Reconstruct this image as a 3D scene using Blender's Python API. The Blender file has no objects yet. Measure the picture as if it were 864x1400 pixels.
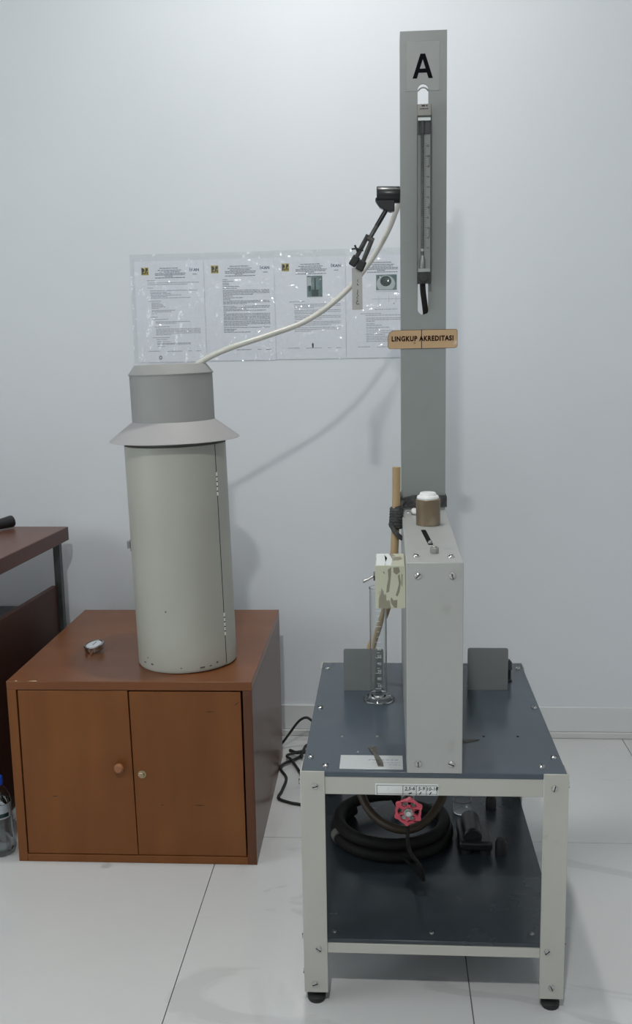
import bpy, bmesh, math, random
from mathutils import Vector, Matrix
random.seed(7)
S = bpy.context.scene
COL = S.collection
PI = math.pi

# ------------------------------------------------------------------ camera
cam_d = bpy.data.cameras.new('camera')
cam = bpy.data.objects.new('camera', cam_d)
COL.objects.link(cam)
R_ = Vector((0.99735643, 0.07037624, -0.01809243))
U_ = Vector((0.00593989, 0.16919182, 0.98556524))
F_ = Vector((-0.07242147, 0.9830673, -0.16832653))
cam.matrix_world = Matrix(((R_.x, U_.x, -F_.x, 0), (R_.y, U_.y, -F_.y, 0), (R_.z, U_.z, -F_.z, 1.23068), (0, 0, 0, 1)))
cam_d.sensor_fit = 'VERTICAL'
cam_d.sensor_height = 36.0
cam_d.lens = 36.0 * 1345.334 / 1400.0
cam_d.clip_start = 0.02
S.camera = cam

# ------------------------------------------------------------------ world, lights, exposure
w = bpy.data.worlds.new('world'); S.world = w; w.use_nodes = True
w.node_tree.nodes['Background'].inputs[0].default_value = (0.90, 0.95, 1.0, 1)        # even overcast daylight outside the window
w.node_tree.nodes['Background'].inputs[1].default_value = 5.3
S.view_settings.view_transform = 'Standard'
S.view_settings.look = 'None'
S.view_settings.gamma = 1.0
S.view_settings.use_curve_mapping = False
S.view_settings.exposure = 0.08
CEIL = 2.92
LAMPS = [(-0.175, -0.35, 39.0), (-0.175, 2.2, 13.5)]     # two round downlights in the ceiling: x, y, watts

# ------------------------------------------------------------------ materials
MATS = {}
def mat(name, c, rough=0.5, metal=0.0, c2=None, nscale=6.0, stretch=(1, 1, 1), lo=0.35, hi=0.7, bump=0.0, bscale=60.0, spec=0.5, coat=0.0, detail=6.0, rough2=None):
    m = bpy.data.materials.new(name); m.use_nodes = True
    nt = m.node_tree; b = nt.nodes['Principled BSDF']
    b.inputs['Base Color'].default_value = (*c, 1)
    b.inputs['Roughness'].default_value = rough
    b.inputs['Metallic'].default_value = metal
    b.inputs['Specular IOR Level'].default_value = spec
    b.inputs['Coat Weight'].default_value = coat
    b.inputs['Coat Roughness'].default_value = 0.12
    tc = nt.nodes.new('ShaderNodeTexCoord')
    mp = nt.nodes.new('ShaderNodeMapping'); mp.inputs['Scale'].default_value = stretch
    nt.links.new(tc.outputs['Object'], mp.inputs['Vector'])
    n = nt.nodes.new('ShaderNodeTexNoise'); n.inputs['Scale'].default_value = nscale; n.inputs['Detail'].default_value = detail
    nt.links.new(mp.outputs[0], n.inputs['Vector'])
    r = nt.nodes.new('ShaderNodeValToRGB')
    r.color_ramp.elements[0].position = lo; r.color_ramp.elements[1].position = hi
    cc = c2 if c2 else tuple(x * 0.93 for x in c)
    r.color_ramp.elements[0].color = (*cc, 1); r.color_ramp.elements[1].color = (*c, 1)
    nt.links.new(n.outputs['Fac'], r.inputs['Fac'])
    nt.links.new(r.outputs['Color'], b.inputs['Base Color'])
    if rough2 is not None:
        mr = nt.nodes.new('ShaderNodeMapRange')
        mr.inputs['To Min'].default_value = rough; mr.inputs['To Max'].default_value = rough2
        nt.links.new(n.outputs['Fac'], mr.inputs['Value']); nt.links.new(mr.outputs[0], b.inputs['Roughness'])
    if bump:
        n2 = nt.nodes.new('ShaderNodeTexNoise'); n2.inputs['Scale'].default_value = bscale; n2.inputs['Detail'].default_value = 4
        nt.links.new(tc.outputs['Object'], n2.inputs['Vector'])
        bp = nt.nodes.new('ShaderNodeBump'); bp.inputs['Strength'].default_value = bump; bp.inputs['Distance'].default_value = 0.002
        nt.links.new(n2.outputs['Fac'], bp.inputs['Height']); nt.links.new(bp.outputs[0], b.inputs['Normal'])
    MATS[name] = m
    return m
def overlay(m, c, scale, lo, hi, stretch=(1, 1, 1), off=(0, 0, 0), dist=0.0, fac=1.0):
    """lay marks of another colour (stains, chips, veins) over the base colour, shaped by noise"""
    nt = m.node_tree; b = nt.nodes['Principled BSDF']
    src = b.inputs['Base Color'].links[0].from_socket
    tc = nt.nodes.new('ShaderNodeTexCoord'); mp = nt.nodes.new('ShaderNodeMapping')
    mp.inputs['Scale'].default_value = stretch; mp.inputs['Location'].default_value = off
    nt.links.new(tc.outputs['Object'], mp.inputs['Vector'])
    n = nt.nodes.new('ShaderNodeTexNoise'); n.inputs['Scale'].default_value = scale; n.inputs['Detail'].default_value = 5
    n.inputs['Distortion'].default_value = dist
    nt.links.new(mp.outputs[0], n.inputs['Vector'])
    r = nt.nodes.new('ShaderNodeMapRange'); r.inputs['From Min'].default_value = lo; r.inputs['From Max'].default_value = hi
    r.inputs['To Max'].default_value = fac
    nt.links.new(n.outputs['Fac'], r.inputs['Value'])
    mx = nt.nodes.new('ShaderNodeMix'); mx.data_type = 'RGBA'
    nt.links.new(r.outputs[0], mx.inputs[0]); nt.links.new(src, mx.inputs[6]); mx.inputs[7].default_value = (*c, 1)
    nt.links.new(mx.outputs[2], b.inputs['Base Color'])
    return m
def glassy(name, c, rough=0.0, ior=1.45):
    m = mat(name, c, rough); b = m.node_tree.nodes['Principled BSDF']
    b.inputs['Transmission Weight'].default_value = 1.0; b.inputs['IOR'].default_value = ior
    return m
def film(name, tint, gloss=0.12, rough=0.08, bump=0.5, bscale=14.0):
    """thin clear plastic film: mostly see-through with a crinkled gloss"""
    m = bpy.data.materials.new(name); m.use_nodes = True; nt = m.node_tree
    for n in list(nt.nodes):
        if n.type != 'OUTPUT_MATERIAL': nt.nodes.remove(n)
    out = [n for n in nt.nodes][0]
    t = nt.nodes.new('ShaderNodeBsdfTransparent'); t.inputs[0].default_value = (*tint, 1)
    g = nt.nodes.new('ShaderNodeBsdfGlossy'); g.inputs['Roughness'].default_value = rough
    mx = nt.nodes.new('ShaderNodeMixShader'); mx.inputs[0].default_value = gloss
    tc = nt.nodes.new('ShaderNodeTexCoord')
    n2 = nt.nodes.new('ShaderNodeTexNoise'); n2.inputs['Scale'].default_value = bscale; n2.inputs['Detail'].default_value = 3
    nt.links.new(tc.outputs['Object'], n2.inputs['Vector'])
    bp = nt.nodes.new('ShaderNodeBump'); bp.inputs['Strength'].default_value = bump; bp.inputs['Distance'].default_value = 0.02
    nt.links.new(n2.outputs['Fac'], bp.inputs['Height']); nt.links.new(bp.outputs[0], g.inputs['Normal'])
    nt.links.new(t.outputs[0], mx.inputs[1]); nt.links.new(g.outputs[0], mx.inputs[2]); nt.links.new(mx.outputs[0], out.inputs[0])
    MATS[name] = m
    return m

mat('wall_paint', (0.70, 0.730, 0.755), 0.55, c2=(0.67, 0.70, 0.727), nscale=1.6, bump=0.12, bscale=9, spec=0.3)
mat('ceiling_paint', (0.78, 0.78, 0.77), 0.7, bump=0.05)
tile = mat('marble_tile', (0.63, 0.64, 0.63), 0.10, c2=(0.57, 0.58, 0.575), nscale=1.1, lo=0.3, hi=0.65, coat=0.2)
mat('grout', (0.16, 0.155, 0.15), 0.8)
mat('skirting_tile', (0.68, 0.70, 0.70), 0.25, c2=(0.63, 0.65, 0.65), nscale=3)
mat('skirting_bead', (0.62, 0.63, 0.62), 0.4)
# grey stoving enamel of the column and housing, warmer one of the drum
overlay(mat('grey_enamel', (0.245, 0.265, 0.252), 0.38, spec=0.75, c2=(0.225, 0.244, 0.232), nscale=7, bump=0.06, bscale=180), (0.2, 0.215, 0.2), 9, 0.68, 0.8, fac=0.5)
overlay(mat('housing_enamel', (0.375, 0.385, 0.37), 0.42, c2=(0.345, 0.355, 0.34), nscale=5, bump=0.06, bscale=180), (0.27, 0.27, 0.24), 16, 0.66, 0.78, stretch=(1, 1, 0.7), fac=0.55)
overlay(mat('drum_enamel', (0.415, 0.415, 0.36), 0.40, c2=(0.385, 0.385, 0.335), nscale=4, bump=0.05, bscale=150), (0.08, 0.07, 0.05), 30, 0.77, 0.80, stretch=(1, 1, 2.0), fac=0.9)
overlay(mat('hood_enamel', (0.305, 0.308, 0.298), 0.62, c2=(0.278, 0.283, 0.27), nscale=4, bump=0.05, bscale=150), (0.3, 0.29, 0.26), 12, 0.66, 0.8, fac=0.5)
mat('lit_brim_enamel', (0.385, 0.375, 0.372), 0.6, c2=(0.365, 0.355, 0.352), nscale=4)  # pinkish enamel, also lightened: light falling on the brim put into its colour
overlay(mat('frame_aluminium', (0.47, 0.47, 0.425), 0.42, 0.15, c2=(0.43, 0.43, 0.385), nscale=9, stretch=(1, 1, 0.35), bump=0.05, bscale=220), (0.27, 0.25, 0.2), 22, 0.68, 0.8, fac=0.6)
overlay(mat('slate_panel', (0.060, 0.080, 0.100), 0.17, c2=(0.052, 0.069, 0.087), nscale=4, bump=0.02, bscale=120, rough2=0.27), (0.10, 0.115, 0.13), 7, 0.64, 0.8, fac=0.4)
overlay(mat('shelf_panel', (0.034, 0.044, 0.053), 0.20, c2=(0.029, 0.038, 0.046), nscale=4, bump=0.03, bscale=120, rough2=0.32), (0.06, 0.07, 0.08), 14, 0.5, 0.9, fac=0.5)
mat('screw_steel', (0.62, 0.62, 0.6), 0.28, 1.0, c2=(0.5, 0.5, 0.48), nscale=80)
mat('nut_steel', (0.42, 0.42, 0.40), 0.4, 0.6, c2=(0.33, 0.33, 0.31), nscale=90)
mat('slot_black', (0.008, 0.008, 0.008), 0.8, spec=0.08)
mat('dull_steel', (0.33, 0.34, 0.33), 0.35, 0.8, c2=(0.25, 0.26, 0.25), nscale=40)
mat('plate_steel', (0.215, 0.23, 0.225), 0.38, 0.15, c2=(0.195, 0.21, 0.205), nscale=5)
mat('clamp_steel', (0.10, 0.10, 0.095), 0.38, 0.5, c2=(0.05, 0.05, 0.048), nscale=60)
mat('black_plastic', (0.012, 0.013, 0.015), 0.32, c2=(0.008, 0.009, 0.01))
mat('black_rubber', (0.014, 0.014, 0.014), 0.6)
mat('dark_hose', (0.013, 0.012, 0.011), 0.6, spec=0.15)
mat('brown_hose', (0.055, 0.040, 0.027), 0.45, spec=0.25)
mat('hose_clip', (0.15, 0.145, 0.135), 0.5)
red = overlay(mat('red_paint', (0.46, 0.055, 0.085), 0.45, c2=(0.37, 0.045, 0.07), nscale=30), (0.62, 0.30, 0.30), 50, 0.62, 0.75, fac=0.6)
wood = overlay(mat('brown_veneer', (0.200, 0.071, 0.018), 0.36, c2=(0.158, 0.053, 0.013), nscale=3.2, stretch=(5, 5, 0.6), lo=0.3, hi=0.72, spec=0.3), (0.24, 0.10, 0.030), 2.2, 0.52, 0.75, fac=0.6)
overlay(wood, (0.06, 0.02, 0.012), 9, 0.70, 0.80, stretch=(0.7, 1, 2.2), off=(3, 1, 2), fac=0.6)
topw = overlay(mat('brown_top_veneer', (0.195, 0.072, 0.025), 0.28, c2=(0.155, 0.055, 0.02), nscale=3.0, stretch=(0.7, 5, 5), lo=0.3, hi=0.72, spec=0.3), (0.36, 0.22, 0.13), 9, 0.66, 0.78, stretch=(0.6, 2, 1), fac=0.55)
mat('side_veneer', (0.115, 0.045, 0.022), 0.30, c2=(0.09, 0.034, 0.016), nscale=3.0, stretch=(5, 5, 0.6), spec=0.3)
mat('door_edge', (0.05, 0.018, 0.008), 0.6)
mat('pale_chip', (0.55, 0.42, 0.28), 0.6)
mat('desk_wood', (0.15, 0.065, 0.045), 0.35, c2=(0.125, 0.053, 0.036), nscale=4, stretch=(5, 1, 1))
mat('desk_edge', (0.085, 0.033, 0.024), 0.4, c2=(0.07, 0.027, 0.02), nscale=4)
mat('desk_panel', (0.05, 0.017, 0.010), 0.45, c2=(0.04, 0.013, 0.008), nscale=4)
mat('desk_steel', (0.055, 0.065, 0.065), 0.4, 0.3, c2=(0.035, 0.04, 0.04), nscale=20)
mat('paper', (0.77, 0.79, 0.83), 0.6, c2=(0.74, 0.76, 0.80), nscale=5)
mat('ink', (0.24, 0.25, 0.28), 0.7, spec=0.1)
mat('ink_pale', (0.40, 0.41, 0.45), 0.7, spec=0.1)
mat('ink_black', (0.004, 0.005, 0.007), 0.7, spec=0.08)
mat('logo_yellow', (0.46, 0.38, 0.11), 0.6)
mat('logo_dark', (0.07, 0.075, 0.08), 0.6, spec=0.1)
mat('logo_blue', (0.03, 0.06, 0.13), 0.6)
mat('photo_green', (0.21, 0.29, 0.29), 0.5, c2=(0.10, 0.15, 0.15), nscale=40)
mat('photo_dark', (0.035, 0.055, 0.055), 0.5, c2=(0.05, 0.08, 0.075), nscale=60)
mat('photo_light', (0.48, 0.53, 0.52), 0.5)
mat('sticker_film', (0.31, 0.325, 0.315), 0.36, c2=(0.29, 0.305, 0.295), nscale=9)
overlay(mat('sign_card', (0.52, 0.35, 0.195), 0.45, c2=(0.46, 0.305, 0.165), nscale=14), (0.70, 0.60, 0.45), 22, 0.68, 0.78, fac=0.7)
mat('sign_print', (0.022, 0.008, 0.006), 0.7, spec=0.08)
mat('label_white', (0.70, 0.74, 0.72), 0.45)
mat('nameplate_silver', (0.58, 0.60, 0.60), 0.3, 0.2)
mat('tape_brown', (0.045, 0.04, 0.032), 0.6, c2=(0.11, 0.105, 0.09), nscale=90, lo=0.4, hi=0.6)
overlay(mat('switch_cream', (0.52, 0.52, 0.40), 0.4, c2=(0.46, 0.47, 0.36), nscale=8), (0.20, 0.185, 0.135), 17, 0.56, 0.585, stretch=(2.0, 1, 0.75), off=(.3, .2, .9), fac=0.85)
overlay(mat('rubber_tan', (0.44, 0.315, 0.165), 0.5, c2=(0.37, 0.26, 0.13), nscale=12, stretch=(4, 4, 0.5), bump=0.05), (0.44, 0.36, 0.26), 8, 0.6, 0.75, fac=0.5)
mat('strap_cloth', (0.10, 0.10, 0.097), 0.85, c2=(0.05, 0.05, 0.05), nscale=160, bump=0.6, bscale=300, spec=0.1)
overlay(mat('cup_brass', (0.215, 0.165, 0.105), 0.42, 0.25, c2=(0.15, 0.11, 0.065), nscale=16, lo=0.3, hi=0.65), (0.36, 0.33, 0.25), 14, 0.58, 0.75, fac=0.7)
mat('stopper_white', (0.78, 0.80, 0.78), 0.45)
mat('white_plastic', (0.8, 0.8, 0.78), 0.4)
mat('tag_strip', (0.42, 0.42, 0.395), 0.5, c2=(0.38, 0.38, 0.355), nscale=10)
hs = mat('silicone_hose', (0.60, 0.60, 0.55), 0.3, c2=(0.53, 0.53, 0.48), nscale=8)
hs.node_tree.nodes['Principled BSDF'].inputs['Subsurface Weight'].default_value = 0.2
hs.node_tree.nodes['Principled BSDF'].inputs['Subsurface Scale'].default_value = 0.01
mat('meter_plate', (0.46, 0.465, 0.45), 0.5)
mat('meter_block', (0.25, 0.24, 0.225), 0.35, 0.5, c2=(0.2, 0.195, 0.18), nscale=40)
mat('meter_dark', (0.045, 0.047, 0.045), 0.3, 0.3)
mat('meter_tube', (0.085, 0.09, 0.085), 0.12, c2=(0.05, 0.052, 0.05), nscale=60)
mat('gauge_chrome', (0.5, 0.5, 0.5), 0.22, 1.0)
mat('gauge_face', (0.80, 0.81, 0.84), 0.3)
mat('copper', (0.30, 0.12, 0.06), 0.4, 0.5)
mat('cap_blue', (0.015, 0.08, 0.55), 0.35)
mat('bottle_label', (0.42, 0.46, 0.5), 0.35, c2=(0.30, 0.34, 0.38), nscale=60)
mat('bottle_label_dark', (0.005, 0.03, 0.03), 0.35)
glassy('clear_glass', (0.97, 0.985, 0.98))
glassy('bottle_plastic', (0.93, 0.96, 0.98), 0.02, 1.4)
film('sleeve_film', (0.95, 0.96, 0.965), 0.06, 0.07, 1.0, 16.0)
film('window_pane', (0.95, 0.97, 0.97), 0.05, 0.02, 0.0, 5.0)
film('meter_cover', (0.93, 0.94, 0.93), 0.06, 0.05, 0.05, 5.0)
em = bpy.data.materials.new('lamp_glow'); em.use_nodes = True
eb = em.node_tree.nodes['Principled BSDF']; eb.inputs['Emission Color'].default_value = (1, 0.98, 0.95, 1); eb.inputs['Emission Strength'].default_value = 12
MATS['lamp_glow'] = em
# veins of the marble: long soft grey streaks
overlay(tile, (0.42, 0.43, 0.43), 1.3, 0.565, 0.60, stretch=(1.2, 0.55, 1), dist=1.6, fac=0.28)
overlay(tile, (0.40, 0.41, 0.41), 2.6, 0.625, 0.66, stretch=(0.6, 1.5, 1), off=(4, 2, 0), dist=2.2, fac=0.35)

# ------------------------------------------------------------------ mesh helpers
ORG = {}
def org(o):
    return ORG.get(o.name, Vector((0, 0, 0))) if o else Vector((0, 0, 0))
class MB:
    """collects shapes in room coordinates, then links them as one mesh object"""
    def __init__(s): s.v = []; s.f = []
    def add(s, vs, fs, mtx=None):
        k = len(s.v)
        s.v += [tuple(mtx @ Vector(q)) if mtx else tuple(q) for q in vs]
        s.f += [[i + k for i in f] for f in fs]
        return s
    def box(s, x0, x1, y0, y1, z0, z1, mtx=None):
        vs = [(x, y, z) for z in (z0, z1) for y in (y0, y1) for x in (x0, x1)]
        return s.add(vs, [(0, 2, 3, 1), (4, 5, 7, 6), (0, 1, 5, 4), (2, 6, 7, 3), (0, 4, 6, 2), (1, 3, 7, 5)], mtx)
    def prism(s, poly, y0, y1, mtx=None):
        """polygon of (x, z) extruded from y0 to y1"""
        n = len(poly)
        vs = [(a, y0, b) for a, b in poly] + [(a, y1, b) for a, b in poly]
        fs = [list(range(n)), list(range(2 * n - 1, n - 1, -1))] + [(i, i + n, (i + 1) % n + n, (i + 1) % n) for i in range(n)]
        return s.add(vs, fs, mtx)
    def tube(s, pts, r, n=12, cap=True):
        pts = [Vector(q) for q in pts]; m = len(pts); rs = r if isinstance(r, (list, tuple)) else [r] * m
        vs = []; fs = []; nrm = None
        for i in range(m):
            t = (pts[min(i + 1, m - 1)] - pts[max(i - 1, 0)]).normalized()
            if nrm is None:
                nrm = t.orthogonal().normalized()
            else:
                nrm = (nrm - t * nrm.dot(t)); nrm = nrm.normalized() if nrm.length > 1e-6 else t.orthogonal().normalized()
            b = t.cross(nrm)
            for k in range(n):
                a = 2 * PI * k / n
                vs.append(pts[i] + (nrm * math.cos(a) + b * math.sin(a)) * rs[i])
        for i in range(m - 1):
            for k in range(n):
                fs.append((i * n + k, i * n + (k + 1) % n, (i + 1) * n + (k + 1) % n, (i + 1) * n + k))
        if cap:
            fs.append(list(range(n))[::-1]); fs.append([(m - 1) * n + k for k in range(n)])
        return s.add(vs, fs)
    def cyl(s, p0, p1, r0, r1=None, n=24):
        return s.tube([p0, p1], [r0, r0 if r1 is None else r1], n)
    def lathe(s, prof, c=(0, 0, 0), n=48, closed=False, a0=0.0, a1=2 * PI, mtx=None):
        """profile of (radius, z) turned about the vertical axis through c; closed joins last to first"""
        full = abs(a1 - a0 - 2 * PI) < 1e-6; m = len(prof); st = n if full else n + 1
        vs = []; fs = []
        for i in range(st):
            a = a0 + (a1 - a0) * i / n
            for rr, z in prof: vs.append((c[0] + rr * math.cos(a), c[1] + rr * math.sin(a), c[2] + z))
        for i in range(n):
            j = (i + 1) % st
            for k in range(m if closed else m - 1):
                k2 = (k + 1) % m
                fs.append((i * m + k, j * m + k, j * m + k2, i * m + k2))
        if not full:
            fs.append([k for k in range(m)][::-1]); fs.append([(st - 1) * m + k for k in range(m)])
        return s.add(vs, fs, mtx)
    def mesh(s, me, mtx=None):
        return s.add([v.co[:] for v in me.vertices], [list(q.vertices) for q in me.polygons], mtx)
    def build(s, name, m, parent=None, bevel=0.0, smooth=True, angle=32, seg=2, loc=None):
        o_ = org(parent) if loc is None else Vector(loc)
        me = bpy.data.meshes.new(name)
        me.from_pydata([tuple(Vector(q) - o_) for q in s.v], [], s.f)
        bm = bmesh.new(); bm.from_mesh(me)
        bmesh.ops.remove_doubles(bm, verts=bm.verts, dist=1e-6)
        bmesh.ops.recalc_face_normals(bm, faces=bm.faces)
        bm.to_mesh(me); bm.free()
        if smooth:
            for q in me.polygons: q.use_smooth = True
            me.set_sharp_from_angle(angle=math.radians(angle))
        me.materials.append(MATS[m])
        o = bpy.data.objects.new(name, me); COL.objects.link(o)
        if parent: o.parent = parent
        if loc is not None and not parent: o.location = loc
        ORG[o.name] = o_
        if bevel:
            b = o.modifiers.new('bevel', 'BEVEL'); b.width = bevel; b.segments = seg; b.limit_method = 'ANGLE'; b.angle_limit = math.radians(40)
            b.harden_normals = False
        return o
def thing(name, label, cat, loc, group=None):
    o = bpy.data.objects.new(name, None); COL.objects.link(o); o.location = loc; o.empty_display_size = 0.05
    ORG[o.name] = Vector(loc)
    return tag(o, label, cat, group)
def tag(o, label, cat, group=None):
    o['label'] = label; o['category'] = cat
    if group: o['group'] = group
    return o
def struct(o): o['kind'] = 'structure'; return o
def copy_at(src, name, parent, loc, rot=(0, 0, 0)):
    c = src.copy(); c.name = name; COL.objects.link(c); c.parent = parent
    c.location = Vector(loc) - org(parent); c.rotation_euler = rot
    return c
def curve_mesh(outlines, th):
    """flat sheet from 2-D outlines (inner outlines are holes), thickness th, in the XY plane"""
    cu = bpy.data.curves.new('outline', 'CURVE'); cu.dimensions = '2D'; cu.fill_mode = 'BOTH'; cu.extrude = th / 2
    for ol in outlines:
        sp = cu.splines.new('POLY'); sp.points.add(len(ol) - 1)
        for q, (a, b) in zip(sp.points, ol): q.co = (a, b, 0, 1)
        sp.use_cyclic_u = True
    o = bpy.data.objects.new('outline', cu)
    me = bpy.data.meshes.new_from_object(o)
    bpy.data.objects.remove(o); bpy.data.curves.remove(cu)
    return me
def text_mesh(txt, size, th=0.0003, bold=0.0, align='CENTER', shear=0.0, space=1.0):
    cu = bpy.data.curves.new('lettering', 'FONT'); cu.body = txt; cu.size = size; cu.extrude = th / 2; cu.offset = bold
    cu.align_x = align; cu.shear = shear; cu.space_character = space; cu.resolution_u = 3
    o = bpy.data.objects.new('lettering', cu)
    me = bpy.data.meshes.new_from_object(o)
    bpy.data.objects.remove(o); bpy.data.curves.remove(cu)
    return me
def upright(x, y, z, rot=0.0):
    """XY sheet stood up facing the room (-Y), turned by rot in its own plane"""
    return Matrix.Translation((x, y, z)) @ Matrix.Rotation(PI / 2, 4, 'X') @ Matrix.Rotation(rot, 4, 'Z')
def flat(x, y, z, rot=0.0):
    return Matrix.Translation((x, y, z)) @ Matrix.Rotation(rot, 4, 'Z')
def rrect(x0, x1, y0, y1, r, n=5):
    if not isinstance(r, (list, tuple)): r = [r] * 4
    out = []
    for (cx, cy, a, q) in ((x1 - r[0], y1 - r[0], 0, r[0]), (x0 + r[1], y1 - r[1], PI / 2, r[1]), (x0 + r[2], y0 + r[2], PI, r[2]), (x1 - r[3], y0 + r[3], 1.5 * PI, r[3])):
        for i in range(n + 1):
            t = a + PI / 2 * i / n
            out.append((cx + q * math.cos(t), cy + q * math.sin(t)))
    return out
def spline(pts, n=8):
    """smooth path through the points (Catmull-Rom)"""
    P = [Vector(q) for q in pts]; out = []
    for i in range(len(P) - 1):
        a = P[i - 1] if i else P[0] * 2 - P[1]; b = P[i]; c = P[i + 1]; d = P[i + 2] if i + 2 < len(P) else P[i + 1] * 2 - P[i]
        for k in range(n):
            t = k / n
            out.append(0.5 * ((2 * b) + (c - a) * t + (2 * a - 5 * b + 4 * c - d) * t * t + (3 * b - a - 3 * c + d) * t ** 3))
    out.append(P[-1])
    return out

# ------------------------------------------------------------------ the room
WY = 2.971          # back wall
X0, X1, Y0 = -2.4, 2.0, -2.6
struct(MB().box(X0, X1, WY, WY + 0.1, -0.05, CEIL).build('wall_back', 'wall_paint', smooth=False))
WA, WB, WZ0, WZ1 = 0.0, 1.5, 0.85, 2.05  ; WM = (WA + WB) / 2         # window opening in the left wall
struct(MB().box(X0 - 0.1, X0, Y0, WA, -0.05, CEIL).box(X0 - 0.1, X0, WB, WY + 0.1, -0.05, CEIL).box(X0 - 0.1, X0, WA, WB, -0.05, WZ0).box(X0 - 0.1, X0, WA, WB, WZ1, CEIL).build('wall_left', 'wall_paint', smooth=False))
wn = struct(MB().box(X0 - 0.07, X0 - 0.02, WA, WA + 0.05, WZ0, WZ1).box(X0 - 0.07, X0 - 0.02, WB - 0.05, WB, WZ0, WZ1).box(X0 - 0.07, X0 - 0.02, WA + 0.05, WB - 0.05, WZ0, WZ0 + 0.05).box(X0 - 0.07, X0 - 0.02, WA + 0.05, WB - 0.05, WZ1 - 0.05, WZ1).box(X0 - 0.07, X0 - 0.02, WM - 0.02, WM + 0.02, WZ0 + 0.05, WZ1 - 0.05).build('window_1', 'white_plastic', smooth=False))
for ya, yb in ((WA + 0.05, WM - 0.02), (WM + 0.02, WB - 0.05)):
    MB().box(X0 - 0.048, X0 - 0.044, ya, yb, WZ0 + 0.05, WZ1 - 0.05).build('pane', 'window_pane', wn, smooth=False)
pd = bpy.data.lights.new('window_portal', 'AREA'); pd.shape = 'RECTANGLE'; pd.size = WZ1 - WZ0; pd.size_y = WB - WA; pd.cycles.is_portal = True
po = bpy.data.objects.new('window_portal', pd); COL.objects.link(po); po.location = (X0 - 0.015, WM, (WZ0 + WZ1) / 2); po.rotation_euler = (0, -PI / 2, 0)
struct(MB().box(X1, X1 + 0.1, Y0, WY + 0.1, -0.05, CEIL).build('wall_right', 'wall_paint', smooth=False))
struct(MB().box(X0, X1, Y0 - 0.1, Y0, -0.05, CEIL).build('wall_front', 'wall_paint', smooth=False))
struct(MB().box(X0 - 0.1, X1 + 0.1, Y0 - 0.1, WY + 0.1, CEIL, CEIL + 0.1).build('ceiling', 'ceiling_paint', smooth=False))
floor = struct(MB().box(X0, X1, Y0, WY, -0.06, -0.004).build('floor', 'grout', smooth=False))
tw, td, g = 0.5727, 1.163, 0.0011
xs = [0.1525 + tw * i for i in range(-6, 5)]; ys = [2.306 + td * i for i in range(-5, 2)]; ys[0] -= 0.1
for i, xa in enumerate(xs[:-1]):
    for j, ya in enumerate(ys[:-1]):
        a0, a1, b0, b1 = max(xa + g, X0), min(xa + tw - g, X1), max(ya + g, Y0), min(ya + td - g, WY)
        if a1 - a0 > 0.02 and b1 - b0 > 0.02:
            MB().box(a0, a1, b0, b1, -0.004, 0).build('tile', 'marble_tile', floor, smooth=False)
sk = struct(MB().box(X0, X1, WY - 0.009, WY, 0.022, 0.1015).build('baseboard_back', 'skirting_tile', bevel=0.001))
MB().box(X0, X1, WY - 0.012, WY, 0.0, 0.021).build('bead', 'skirting_bead', sk, bevel=0.003)

# ceiling downlights (they light the room)
for k, (lx, ly, watts) in enumerate(LAMPS):
    t = thing('ceiling_downlight', ['round white ceiling downlight above the camera', 'round white ceiling downlight close to the back wall'][k], 'light', (lx, ly, CEIL), 'ceiling downlights')
    MB().lathe([(0.085, 0.0), (0.105, 0.0), (0.105, -0.012), (0.085, -0.016)], (lx, ly, CEIL), 40, closed=True).build('trim_ring', 'white_plastic', t)
    MB().cyl((lx, ly, CEIL - 0.001), (lx, ly, CEIL - 0.008), 0.086, n=40).build('diffuser', 'lamp_glow', t)
    ld = bpy.data.lights.new('downlight', 'AREA'); ld.shape = 'DISK'; ld.size = 0.12; ld.energy = watts; ld.color = (1.0, 0.985, 0.965)
    lo = bpy.data.objects.new('downlight_beam', ld); COL.objects.link(lo); lo.parent = t; lo.location = (0, 0, -0.02)

# ------------------------------------------------------------------ screws (one mesh of each kind, shared by the copies)
def screw_mesh(name, r, h, ang):
    o = MB()
    o.lathe([(0.0, h), (r * 0.55, h * 0.92), (r * 0.88, h * 0.6), (r, h * 0.18), (r, 0.0), (0, 0)], (0, 0, 0), 16)
    src = o.build(name, 'screw_steel')
    sl = MB().box(-r * 0.85, r * 0.85, -r * 0.13, r * 0.13, h * 0.70, h * 1.02).build('slot', 'slot_black')
    sl.parent = src
    return src, sl
SCREW, SLOT = screw_mesh('screw', 0.0058, 0.0042, 0)
def screw(parent, loc, face='-Y', name='screw', scale=1.0, spin=None):
    base = {'-Y': Matrix.Rotation(PI / 2, 4, 'X'), 'Z': Matrix(), '-X': Matrix.Rotation(-PI / 2, 4, 'Y'), 'X': Matrix.Rotation(PI / 2, 4, 'Y')}[face]
    a = random.uniform(0, PI) if spin is None else spin
    e = (base @ Matrix.Rotation(a, 4, 'Z')).to_euler()
    c = copy_at(SCREW, name, parent, loc, e); c.scale = (scale,) * 3
    if parent.parent is None:                       # slot as sub-part, where the level allows it
        d = SLOT.copy(); COL.objects.link(d); d.parent = c
    return c

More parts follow.
